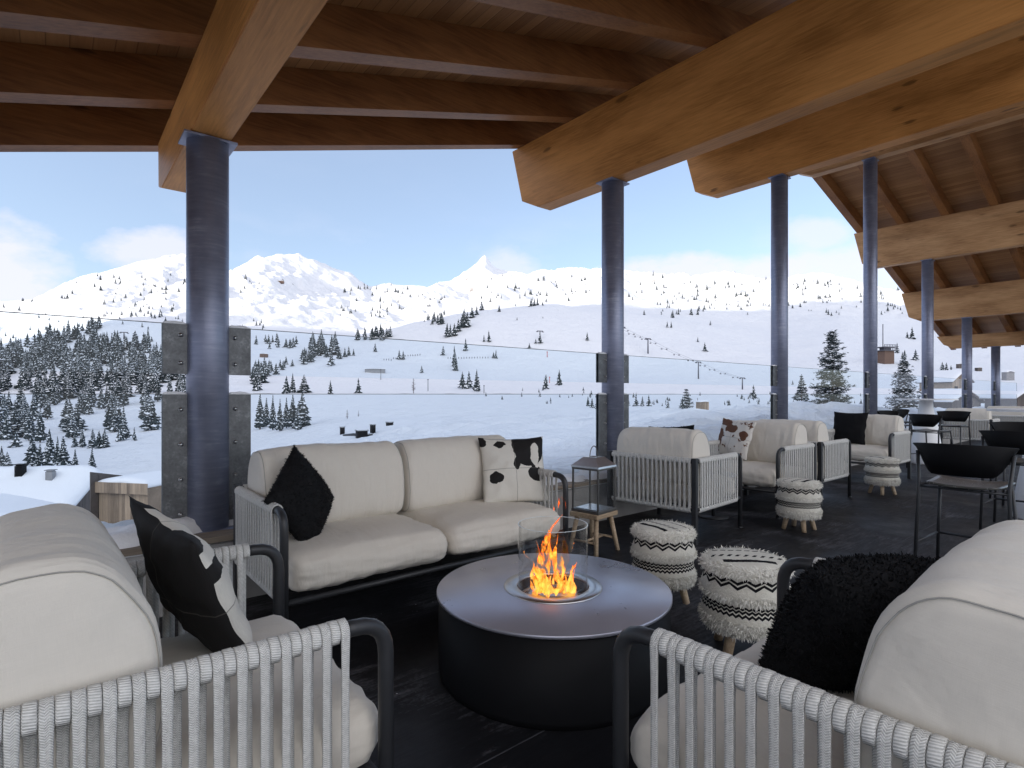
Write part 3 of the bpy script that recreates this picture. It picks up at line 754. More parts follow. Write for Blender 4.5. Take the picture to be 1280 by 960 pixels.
def make_seat(name, W_, nseat, label, cat, group=None):
    root = empty(name, label=label, cat=cat, group=group)
    hw = W_/2-.03; yf, yb = -.44, .41; zt, zb = .690, .285
    bm = BM()
    for s in (-1, 1): tube(bm, [(s*hw, yf+.112, zt), (s*hw, yb, zt)], .0195, 12); tube(bm, [(s*hw, yf, zb), (s*hw, yb, zb)], .014, 8)
    tube(bm, [(-hw, yb, zt), (hw, yb, zt)], .0195, 12); tube(bm, [(-hw, yb, zb), (hw, yb, zb)], .014, 8); tube(bm, [(-hw, yf, zb-.02), (hw, yf, zb-.02)], .016, 8)
    for i in range(1, 4+2*nseat):
        x = -hw+2*hw*i/(4+2*nseat); box(bm, x-.02, x+.02, yf+.16, yb-.01, zb-.012, zb-.002)
    link_mesh('frame', bm, 'dark_metal', root)
    for s in (-1, 1):
        bm = BM(); pth = corner_path((s*hw, yf, 0), (s*hw, yf, zt), (s*hw, yf+.11, zt), .085)
        tube(bm, pth, .0195, 14); cyl(bm, (s*hw, yf), .022, 0, .012, 14); link_mesh('leg', bm, 'dark_metal', root)
        bm = BM(); box(bm, s*hw-.02, s*hw+.02, yb-.014, yb+.026, 0, zt+.028, bevel=.004); link_mesh('leg', bm, 'dark_metal', root, smooth=False)
        bm = BM(); y = yf+.115; i = 0
        while y < yb-.035:
            strap(bm, 'y', (s*hw, y, s), i % 2 == 0, zt, zb); y += .0222; i += 1
        bmesh.ops.recalc_face_normals(bm, faces=bm.faces)
        link_mesh('arm_strapping', bm, 'strap', root)
    bm = BM(); x = -hw+.04; i = 0
    while x < hw-.035:
        strap(bm, 'x', (x, yb, 1), i % 2 == 0, zt, zb); x += .0222; i += 1
    bmesh.ops.recalc_face_normals(bm, faces=bm.faces)
    link_mesh('back_strapping', bm, 'strap', root)
    iw = (2*hw-.06)/nseat
    for i in range(nseat):
        cx = -hw+.03+iw*(i+.5)
        link_mesh('seat_cushion', seat_cushion(iw-.006, .80, .175, i*3.7+W_), 'fabric', root, loc=(cx, -.055, .382))
        bm, sm = back_cushion(iw-.012, .345, .480, i*5.1+W_*3)
        bc = link_mesh('back_cushion', bm, 'fabric_back', root, loc=(cx, .212 if nseat > 1 else .188, .458)); bc.rotation_euler = (R(-5), 0, R(1.5*(-1)**i))
        [link_mesh('seam', q_, 'seam', bc) for q_ in sm]
    return root
def place(o, u, q, rot, label=None, z=0):
    o.location = P(u, q, z); o.rotation_euler = (0, 0, TH+rot)
    if label: o['label'] = label
    return o
GS = 'woven strap lounge seats on the terrace'
sofa = make_seat('lounge_sofa', 1.92, 2, 'two seat lounge sofa with beige cushions and woven strap arms, before the kerb', 'sofa', GS)
place(sofa, 1.0, .87, 0)
ch = make_seat('lounge_armchair', .92, 1, 'large foreground armchair at the left with cowhide pillow and woven strap arm', 'armchair', GS)
place(ch, -.56, 2.29, PI/2)
D90 = PI/2
for u, q, r, lb in ((.73, 3.56, PI, 'large foreground armchair at the right with fluffy black pillow'),
                    (3.72, .96, D90+R(4), 'armchair seen from behind, standing just right of the lantern'),
                    (5.28, .98, -D90, 'armchair carrying the brown and white speckled cowhide pillow'),
                    (6.26, .99, D90, 'armchair seen from behind, back to back with the brown cowhide one'),
                    (8.58, 1.0, -D90, 'armchair with the square black pillow, behind the farthest pouf'),
                    (15.0, 1.0, D90, 'small far armchair seen from behind past the bar stools'),
                    (18.6, 1.1, D90, 'farthest armchair at the right edge with pale cushion showing')):
    c = copy_tree(ch); place(c, u, q, r, lb)

# ---------------------------------------------------------------- pillows
def pillow_bm(S=.46, T=.15, n=30, seed=0, slump=.0, two=False):
    bm = BM(); lay = bm.loops.layers.uv.verify()
    def pt(i, j, side):
        x, y = -1+2*i/n, -1+2*j/n
        pin = .075
        xx = x*(1-pin*(1-abs(y)**2.2)); yy = y*(1-pin*(1-abs(x)**2.2))
        t_ = max(0, (1-abs(x)**2.4)*(1-abs(y)**2.4))**.55*T/2
        w = noise.fractal(Vector((x*2.2+seed, y*2.2, side)), 1, 2, 3)*.012*min(1, t_*20)
        e = noise.noise(Vector((x*3, y*3, seed+9)))*.008
        return Vector((xx*S/2+e, side*(t_+w)+slump*(x*x)*.02+e, yy*S/2))
    G = {}
    for side in (-1, 1):
        for i in range(n+1):
            for j in range(n+1):
                bd = i in (0, n) or j in (0, n)
                key = (i, j, 0 if bd else side)
                if key not in G: G[key] = bm.verts.new(pt(i, j, side))
        for i in range(n):
            for j in range(n):
                ks = [(i, j), (i+1, j), (i+1, j+1), (i, j+1)]
                vs_ = [G[(a, b, 0 if (a in (0, n) or b in (0, n)) else side)] for a, b in ks]
                if side > 0: vs_.reverse(); ks.reverse()
                f = bm.faces.new(vs_); f.material_index = 1 if (side > 0 and two) else 0
                for lp, (a, b) in zip(f.loops, ks): lp[lay].uv = (a/n, b/n)
    return bm
def tufts(src, count, length, width, seed, down=.0, curl=1.0, filt=None, segs=3):
    """short curled strands rooted on the faces of src (a bmesh)"""
    r_ = random.Random(seed); src.faces.ensure_lookup_table(); src.normal_update()
    fs = [f for f in src.faces if (filt is None or filt(f))]; ar = [f.calc_area() for f in fs]; cum = np.cumsum(ar); tot = cum[-1]
    bm = BM()
    for _ in range(count):
        f = fs[int(np.searchsorted(cum, r_.random()*tot))]
        vs_ = [v.co for v in f.verts]; a, b = r_.random(), r_.random()
        p = (vs_[0]*(1-a)+vs_[1]*a)*(1-b)+((vs_[3] if len(vs_) > 3 else vs_[2])*(1-a)+vs_[2]*a)*b
        n = f.normal.copy(); rv = Vector((r_.gauss(0, 1), r_.gauss(0, 1), r_.gauss(0, 1))).normalized()
        side = n.cross(rv).normalized(); L_ = length*r_.uniform(.6, 1.25); w = width*r_.uniform(.7, 1.3)
        d = (n+rv*.55).normalized(); q = p-n*.002; last = None
        for s in range(segs+1):
            t_ = s/segs; ww = w*(1-.75*t_)
            cur = (bm.verts.new(q-side*ww/2), bm.verts.new(q+side*ww/2))
            if last: bm.faces.new((last[0], last[1], cur[1], cur[0]))
            last = cur
            d = (d+Vector((0, 0, -down))+(rv-n*.3)*curl*.35).normalized(); q = q+d*L_/segs
    return bm
def pillow(label, loc, rot, mat, seed, S=.46, T=.15, fur=0, name='pillow', group='loose pillows on the lounge seats'):
    src = pillow_bm(S, T, seed=seed, two=isinstance(mat, tuple))
    bmt = src.copy() if fur else None
    root = link_mesh(name, src, mat); tag(root, label, 'pillow', group)
    root.location = loc; root.rotation_euler = rot
    if fur:
        tb = tufts(bmt, fur, .0125, .0055, seed, curl=2.6); bmt.free()
        link_mesh('fleece', tb, 'black_fur', root)
    return root
def on_seat(u, q, rot, lx, ly, z, lean, yaw, roll=0):
    """position in the local frame of a seat placed at (u,q,rot)"""
    a = TH+rot; b = P(u, q)
    return Vector((b.x+lx*math.cos(a)-ly*math.sin(a), b.y+lx*math.sin(a)+ly*math.cos(a), z)), Matrix.Rotation(a+yaw, 3, 'Z') @ Matrix.Rotation(lean, 3, 'X') @ Matrix.Rotation(roll, 3, 'Y')
def pil(label, seat, lx, ly, z, lean, yaw, roll, mat, seed, **kw):
    loc, mtx = on_seat(*seat, lx, ly, z, lean, yaw, roll)
    return pillow(label, loc, mtx.to_euler(), mat, seed, **kw)
pil('fluffy black pillow leaning in the left corner of the sofa', (1.0, .87, 0), -.73, -.10, .685, R(-16), R(38), R(-36), 'black_fur', 3, fur=14000, S=.43, T=.17)
pil('black and white cowhide pillow at the right end of the sofa', (1.0, .87, 0), .77, -.08, .71, R(-20), R(-24), 0, 'cow_a', 5, S=.49, T=.12)
pil('mostly black cowhide pillow with white blaze on the left foreground armchair', (-.56, 2.29, PI/2), .13, -.11, .70, R(-24), R(8), R(-8), ('cow_b', 'cow_b2'), 8, S=.48, T=.14)
pil('big fluffy black pillow on the right foreground armchair', (.73, 3.56, PI), -.085, -.11, .668, R(-32), R(-24), R(0), 'black_fur', 12, fur=34000, S=.41, T=.24)
pil('dark fluffy pillow peeking over the back of the armchair beside the lantern', (3.72, .96, D90+R(4)), -.02, .02, .74, R(-14), R(5), R(4), 'black_fur', 14, fur=3000, S=.46)
pil('brown and white speckled cowhide pillow on the far armchair', (5.28, .98, -D90), -.26, -.02, .74, R(-18), R(-10), R(4), 'cow_c', 17, S=.46)
pil('plain square black pillow on the armchair behind the farthest pouf', (8.58, 1.0, -D90), -.22, -.03, .74, R(-14), R(-6), 0, 'black_cloth', 19, S=.50)

# ---------------------------------------------------------------- fire table
ft = empty('fire_table', (.19, 2.57, 0), 0, 'round black steel fire table with flame in a glass cylinder', 'fire table')
TT = .359; TR = .536
bm = BM(); lathe(bm, [(TR-.05, 0.0), (TR-.012, 0.002), (TR-.008, .03), (TR-.008, TT-.022), (TR-.03, TT-.020)], 96); link_mesh('drum', bm, 'black_metal', ft)
t = NT('table_top_steel'); n1 = t.noise(t.coord(), 5, 6, .65); n2 = t.noise(t.coord(), 60, 3, .7)
t.base(t.mix(n1, (.40, .40, .46), (.46, .46, .53))); t.set(.3, .6, .6); t.l(t.ramp(n1, [(.35, .27), (.65, .38)]), t.b.inputs['Roughness']); M['top_steel'] = t.m
bm = BM(); lathe(bm, [(.172, TT-.018), (TR-.01, TT-.018), (TR, TT-.014), (TR, TT-.003), (TR-.003, TT), (.172, TT)], 128); link_mesh('table_top', bm, 'top_steel', ft)
bm = BM(); lathe(bm, [(.166, TT-.004), (.166, TT+.004), (.169, TT+.006), (.224, TT+.006), (.228, TT+.001), (.228, TT+.0003)], 96); link_mesh('burner_ring', bm, 'steel', ft)
bm = BM(); lathe(bm, [(.171, TT-.003), (.171, TT-.11), (.0, TT-.11)], 64); link_mesh('burner_pan', bm, 'char', ft)
bm = BM(); r_ = random.Random(4)
for i in range(70):
    a, d = r_.uniform(0, 2*PI), r_.uniform(.03, .155); s = r_.uniform(.012, .022)
    mt = Matrix.Translation((d*math.cos(a), d*math.sin(a), TT-.098+r_.uniform(0, .02))) @ Matrix.Rotation(r_.uniform(0, 3), 4, (1, r_.random(), r_.random())) @ Matrix.Diagonal((s*1.5, s, s*.7, 1))
    bmesh.ops.create_icosphere(bm, subdivisions=1, radius=1, matrix=mt)
link_mesh('burner_stones', bm, 'stone_grey', ft, smooth=False)
bm = BM(); lathe(bm, [(.118, TT-.07), (.118, TT-.035), (.110, TT-.032), (.070, TT-.032), (.062, TT-.045), (.0, TT-.045)], 40)
for i in range(24):
    a = 2*PI*i/24; tube(bm, [(.112*math.cos(a), .112*math.sin(a), TT-.030), (.16*math.cos(a+.5), .16*math.sin(a+.5), TT-.045)], .002, 5)
link_mesh('burner', bm, 'steel', ft)
bm = BM(); GR = .163
lathe(bm, [(GR, TT-.01), (GR, TT+.288)], 96, 0); lathe(bm, [(GR-.0045, TT+.288), (GR-.0045, TT-.01)], 96, 0)
lathe(bm, [(GR, TT+.288), (GR-.001, TT+.2895), (GR-.0035, TT+.2895), (GR-.0045, TT+.288)], 96, 1)
link_mesh('glass_cylinder', bm, ['clear_glass', 'rim_edge'], ft)
# flame: licking sheets wound round a hot core
t = NT('flame'); t.t.nodes.remove(t.b); v = t.coord(scale=(1, 1, .42)); n1 = t.noise(v, 22, 4, .6, 2.2); n2 = t.noise(v, 17, 4, .55, 1.6)
c = t.n('TexCoord'); s_ = t.n('SeparateXYZ'); t.l(c.outputs['Object'], s_.inputs[0])
lw = t.n('LayerWeight'); lw.inputs[0].default_value = .45
hgt = t.math('MULTIPLY', s_.outputs['Z'], 1.15)
hot = t.math('SUBTRACT', t.math('ADD', n1, t.math('MULTIPLY', t.math('SUBTRACT', 1.0, lw.outputs['Facing']), .35)), t.math('MULTIPLY', hgt, .55))
em = t.n('Emission'); t.l(t.ramp(hot, [(.34, (.50, .02, .002)), (.52, (.9, .075, .004)), (.68, (1, .20, .012)), (.88, (1, .52, .07))]), em.inputs[0]); em.inputs[1].default_value = 1.15
tr = t.n('BsdfTransparent'); ms = t.n('MixShader'); al = t.ramp(t.math('SUBTRACT', n2, t.math('MULTIPLY', t.math('POWER', lw.outputs['Facing'], 2.0), .35)), [(.43, 0.), (.53, 1.)])
t.l(t.math('MULTIPLY', al, .85), ms.inputs[0]); t.l(tr.outputs[0], ms.inputs[1]); t.l(em.outputs[0], ms.inputs[2]); t.l(ms.outputs[0], t.out.inputs[0]); M['flame'] = t.m
bm = BM(); r_ = random.Random(21)
def tongue(x, y, z, h, r, sway, seed, z_fl=.55):
    pts = []; rr = []; n_ = 16
    for i in range(n_+1):
        f = i/n_; k = noise.noise(Vector((seed, f*2.6, 0))); k2 = noise.noise(Vector((seed+5, f*2.6, 3)))
        pts.append((x+sway[0]*f+k*.07*f**.6*h/.25, y+sway[1]*f+k2*.05*f**.6*h/.25, z+h*f))
        rr.append(max(.0012, r*(math.sin(PI*min(1, f*1.0+.16))**1.1)*(1-.72*f)*(1+.35*noise.noise(Vector((seed+11, f*6, 1))))))
    rings = []; seg = 12
    for i, (p, q) in enumerate(zip(pts, rr)):
        tw = seed+i*.22
        rings.append([Vector((p[0]+q*math.cos(tw)*math.cos(2*PI*k/seg)-q*.38*math.sin(tw)*math.sin(2*PI*k/seg), p[1]+q*math.sin(tw)*math.cos(2*PI*k/seg)+q*.38*math.cos(tw)*math.sin(2*PI*k/seg), p[2])) for k in range(seg)])
    loft(bm, rings)
tongue(-.02, 0, -.035, .45, .050, (.035, 0), 1.3); tongue(-.045, .01, -.03, .24, .045, (-.03, .0), 4.1); tongue(.03, .0, -.03, .22, .045, (.0, .02), 7.7)
tongue(-.005, -.02, -.03, .30, .040, (.03, .0), 9.9); tongue(.07, .01, -.03, .16, .034, (.03, 0), 12.2); tongue(-.08, 0, -.03, .19, .030, (-.02, .01), 15.1)
for i in range(15):
    a = r_.uniform(0, 2*PI); d = r_.uniform(.02, .10); tongue(d*math.cos(a), d*math.sin(a)*.8, -.035, r_.uniform(.07, .15), r_.uniform(.018, .032), (r_.uniform(-.03, .03), r_.uniform(-.03, .03)), r_.uniform(20, 60))
tongue(.025, 0, .36, .05, .008, (.005, 0), 70); tongue(.005, 0, .345, .03, .005, (.0, 0), 73); tongue(.085, 0, .17, .03, .008, (.01, 0), 75)
link_mesh('flame', bm, 'flame', ft, loc=(0, 0, TT))

# ---------------------------------------------------------------- poufs
def make_pouf(seed=1):
    root = empty('pouf', label='x', cat='pouf', group='shaggy wool poufs on wooden legs')
    bm = BM(); lay = bm.loops.layers.uv.verify(); seg = 64
    prof = [(.150, .125), (.190, .130), (.203, .16), (.205, .20), (.198, .235), (.192, .25), (.198, .265), (.207, .29), (.207, .32), (.198, .35), (.192, .368), (.196, .385), (.207, .41), (.200, .435), (.170, .452)]
    vr = [[bm.verts.new((r*(1+.02*noise.noise(Vector((3*math.cos(2*PI*k/seg), 3*math.sin(2*PI*k/seg), z*9+seed))))*math.cos(2*PI*k/seg), r*math.sin(2*PI*k/seg), z)) for k in range(seg)] for r, z in prof]
    for i in range(len(prof)-1):
        for k in range(seg):
            f = bm.faces.new((vr[i][k], vr[i][(k+1) % seg], vr[i+1][(k+1) % seg], vr[i+1][k]))
            for lp, q in zip(f.loops, ((k/seg, prof[i][1]), ((k+1)/seg, prof[i][1]), ((k+1)/seg, prof[i+1][1]), (k/seg, prof[i+1][1]))): lp[lay].uv = q
    bm.faces.new(list(reversed(vr[0])))
    src = bm.copy(); body = link_mesh('body', bm, 'knit', root)
    def flt(f):
        z = f.calc_center_median().z
        return .14 < z < .205 or .298 < z < .335 or z > .412
    tb = tufts(src, 11000, .021, .0060, seed, down=.55, curl=1.7, filt=flt); src.free()
    link_mesh('fringe', tb, 'ivory', body)
    bm = BM(); rings = [[Vector((r*math.cos(2*PI*k/seg), r*math.sin(2*PI*k/seg), z+.004*noise.noise(Vector((9*r*math.cos(2*PI*k/seg), 9*r*math.sin(2*PI*k/seg), seed))))) for k in range(seg)] for r, z in ((.185, .440), (.172, .453), (.13, .460), (.07, .463), (.01, .464))]
    loft(bm, rings); link_mesh('top', bm, 'pouf_top', root)
    for i in range(4):
        a = PI/4+i*PI/2; bm = BM(); tube(bm, [(.105*math.cos(a), .105*math.sin(a), .15), (.150*math.cos(a), .150*math.sin(a), 0)], [.027, .022], 14)
        link_mesh('leg', bm, 'leg_wood', root)
    return root
pf = make_pouf()
for i, (x, y, lb, r) in enumerate(((.915, 3.34, 'shaggy ivory pouf with black zigzags directly behind the fire table', .5), (1.14, 2.70, 'nearest shaggy ivory pouf, half hidden behind the right foreground armchair', 1.4),
                                  (2.66, 5.12, 'shaggy ivory pouf standing alone on the dark floor between chairs and bar stool', 2.2), (4.66, 6.95, 'farthest shaggy ivory pouf, in front of the chair with black pillow', .2))):
    o = pf if i == 0 else copy_tree(pf); o.location = (x, y, 0); o.rotation_euler = (0, 0, r); o.scale = (1.0, 1.0, 1.0) if i == 1 else (.90, .90, 1.0); o['label'] = lb

# ---------------------------------------------------------------- lantern on a small stool
LP_ = P(2.56, 1.0)
st = empty('wooden_stool', LP_, TH+R(8), 'small rustic wooden stool carrying the metal lantern', 'stool')
bm = BM(); box(bm, -.15, .15, -.13, .13, .285, .322, bevel=.008); link_mesh('seat', bm, 'leg_wood', st, smooth=False)
for sx_ in (-1, 1):
    for sy_ in (-1, 1):
        bm = BM(); tube(bm, [(sx_*.10, sy_*.09, .286), (sx_*.155, sy_*.125, 0)], [.019, .017], 10); link_mesh('leg', bm, 'leg_wood', st)
    bm = BM(); tube(bm, [(sx_*.136, -.113, .10), (sx_*.136, .113, .10)], .010, 8); link_mesh('stretcher', bm, 'leg_wood', st)
bm = BM(); tube(bm, [(-.136, 0, .10), (.136, 0, .10)], .010, 8); link_mesh('stretcher', bm, 'leg_wood', st)
ln = empty('lantern', LP_+Vector((0, 0, .323)), TH+R(8), 'square metal and glass candle lantern with arched handle', 'lantern')
hw = .118
bm = BM(); box(bm, -hw-.01, hw+.01, -hw-.01, hw+.01, 0, .022, bevel=.003)
for a in (-1, 1):
    for b in (-1, 1): box(bm, a*hw-.006, a*hw+.006, b*hw-.006, b*hw+.006, .022, .335)
box(bm, -hw-.008, hw+.008, -hw-.008, hw+.008, .335, .350, bevel=.002)
link_mesh('frame', bm, 'lantern', ln, smooth=False)
bm = BM(); rings = [[Vector((x*s, y*s, z)) for x, y in ((-1, -1), (1, -1), (1, 1), (-1, 1))] for s, z in ((hw+.014, .351), (hw+.010, .365), (.095, .395), (.065, .425), (.060, .430))]
loft(bm, rings); link_mesh('lid', bm, 'steel', ln, smooth=False)
bm = BM(); pts = [(.055*math.cos(PI*i/14), 0, .430+.085*math.sin(PI*i/14)) for i in range(15)]; tube(bm, pts, .004, 8); tube(bm, [(0, 0, .43), (0, 0, .436)], [.03, .02], 16); link_mesh('handle', bm, 'lantern', ln)
for sx_, sy_ in ((1, 0), (-1, 0), (0, 1), (0, -1)):
    bm = BM(); e = hw-.007
    if sx_: box(bm, sx_*hw-.0015, sx_*hw+.0015, -e, e, .024, .334)
    else: box(bm, -e, e, sy_*hw-.0015, sy_*hw+.0015, .024, .334)
    flat(link_mesh('glass_pane', bm, 'clear_glass', ln))
bm = BM(); box(bm, -hw+.012, hw-.012, -hw+.012, hw-.012, .0225, .028); link_mesh('mirror_base', bm, 'steel', ln, smooth=False)

# small side table between the two facing chairs, with a glass and a dark menu box
sp_ = P(4.42, .95)
st2 = empty('side_table', sp_, TH, 'low dark metal side table between the two facing armchairs', 'side table')
bm = BM(); cyl(bm, (0, 0), .22, .43, .445, 40); link_mesh('table_top', bm, 'top_steel', st2)
bm = BM(); cyl(bm, (0, 0), .018, .012, .43, 14); link_mesh('stem', bm, 'dark_metal', st2)
bm = BM(); cyl(bm, (0, 0), .15, 0, .012, 32); link_mesh('base', bm, 'dark_metal', st2)
tb_ = P(4.34, .86, .4455); bm = BM(); lathe(bm, [(.0, .001), (.03, .001), (.036, .03), (.036, .14), (.0355, .14), (.0335, .14), (.033, .01), (.0, .008)], 24)
tag(link_mesh('drinking_glass', bm, 'clear_glass', loc=tb_), 'short clear glass on the low side table', 'glass')
bm = BM(); box(bm, -.045, .045, -.02, .02, 0, .17, bevel=.003); box(bm, -.03, .03, -.022, -.0205, .04, .10, mi=1)
tag(link_mesh('menu_box', bm, ['black_cloth', 'white_paint'], loc=P(4.42, .99, .4455), rz=-.3, smooth=False), 'small dark menu holder standing on the low side table', 'menu holder')

# ---------------------------------------------------------------- bar stools and high tables
t = NT('stool_seat'); v = t.coord(); vo = t.n('TexVoronoi'); vo.inputs['Scale'].default_value = 90; t.l(v, vo.inputs['Vector'])
sk = t.math('MULTIPLY', t.ramp(vo.outputs['Distance'], [(.16, 1.), (.24, 0.)]), t.ramp(t.noise(v, 9, 3), [(.45, 0.), (.6, 1.)]))
t.base(t.mix(sk, (.06, .06, .055), (.8, .8, .82))); t.set(.35, 0, .5); M['stool_seat'] = t.m
def make_stool():
    """faces -Y, back at +Y"""
    root = empty('bar_stool', label='x', cat='bar stool', group='black bar stools around the high tables')
    bm = BM(); n_ = 26; rings = []
    for i in range(n_+1):
        f = -1+2*i/n_; x = .255*f; yb = .235-.13*abs(f)**2.2
        flare = .035*(1)  # leans outwards to the top
        zt = .925-.012*abs(f)**3; zb = .715+.165*max(0, (abs(f)-.62)/.38)**1.4
        tn = Vector((.255, -.13*2.2*abs(f)**1.2*(1 if f > 0 else -1), 0)).normalized(); nr = Vector((-tn.y, tn.x, 0))
        def Q(dz, off, fl): return Vector((x*(1+.07*fl), yb+flare*fl, dz))+nr*off
        rings.append([Q(zb, -.007, 0), Q(zb, .007, 0), Q((zb+zt)/2, .009, .5), Q(zt-.006, .008, 1), Q(zt, .004, 1), Q(zt, -.010, 1), Q(zt-.01, -.014, 1), Q((zb+zt)/2, -.008, .5)])
    loft(bm, rings); bmesh.ops.recalc_face_normals(bm, faces=bm.faces); link_mesh('backrest', bm, 'black_metal', root)
    bm = BM(); rings = []; n2 = 14
    for i in range(n2+1):
        y = -.215+.43*i/n2; hx = .215*(1-.12*(i/n2))
        if i in (0, n2): hx *= .90
        row_t = []; 
        for k in range(13):
            g = -1+2*k/12; row_t.append(Vector((hx*g, y, .648+.014*g*g+.006*(1-(2*i/n2-1)**2)*-1)))
        row_b = [Vector((p.x, p.y, p.z-.016)) for p in reversed(row_t)]
        rings.append(row_t+row_b)
    loft(bm, rings); bmesh.ops.recalc_face_normals(bm, faces=bm.faces); link_mesh('seat', bm, 'stool_seat', root)
    feet = []
    for s in (-1, 1):
        for f_ in (0, 1):
            if f_: pts = [(s*.252, .135, .86), (s*.235, .175, .64), (s*.252, .215, 0)]
            else: pts = [(s*.195, -.17, .642), (s*.235, -.285, 0)]
            bm = BM(); tube(bm, pts, .0115, 10); link_mesh('leg', bm, 'dark_metal', root)
    bm = BM()
    for s in (-1, 1):
        tube(bm, [(s*.226, -.243, .235), (s*.2465, .200, .235)], .008, 8)
        tube(bm, [(s*.19, -.17, .632), (s*.225, .18, .632)], .009, 8)
    tube(bm, [(-.226, -.243, .235), (.226, -.243, .235)], .009, 8); tube(bm, [(-.19, -.165, .632), (.19, -.165, .632)], .009, 8); tube(bm, [(-.23, .177, .62), (.23, .177, .62)], .008, 8)
    link_mesh('footrest', bm, 'dark_metal', root)
    return root
s0 = make_stool()
TB1 = Vector((7.5, 10.0, 0)); TB2 = Vector((5.35, 5.52, 0))
def stool_at(o, x, y, rz, lb): o.location = (x, y, 0); o.rotation_euler = (0, 0, rz); o['label'] = lb
p1 = P(4.02, 3.07); stool_at(s0, p1.x, p1.y, TH+D90, 'nearest black bar stool with snow specks on its seat')
p2 = P(6.06, 3.06)
for x, y, rz, lb in ((p2.x, p2.y, TH+D90, 'bar stool cut by the right edge, just beyond the nearest one'),
                     (7.02, 9.25, TH+D90-R(20), 'bar stool seen from behind in front of the white pedestal'),
                     (8.55, 10.75, R(-55), 'bar stool right of the white pedestal table'),
                     (7.62, 11.0, R(15), 'bar stool on the far side of the white pedestal table, left of it'),
                     (8.75, 12.2, R(25), 'small far bar stool half hidden behind the other stools'),
                     (5.88, 6.35, R(-30), 'bar stool at the right edge behind the white high table')):
    o = copy_tree(s0); stool_at(o, x, y, rz, lb)
for c_, zt_, r0, lb in ((TB1, 1.17, .46, 'white high table with conical pedestal among the far bar stools'), (TB2, 1.10, .46, 'white high table with conical pedestal at the right edge')):
    t_ = empty('high_table', c_, 0, lb, 'high table', 'white high tables')
    bm = BM(); cyl(bm, (0, 0), r0, zt_-.022, zt_, 48); link_mesh('table_top', bm, 'white_paint', t_, smooth=False)
    bm = BM(); lathe(bm, [(.0, .002), (.27, .002), (.275, .02), (.24, .25), (.17, .7), (.11, 1.0), (.10, zt_-.023)], 40); link_mesh('pedestal', bm, 'white_paint', t_)

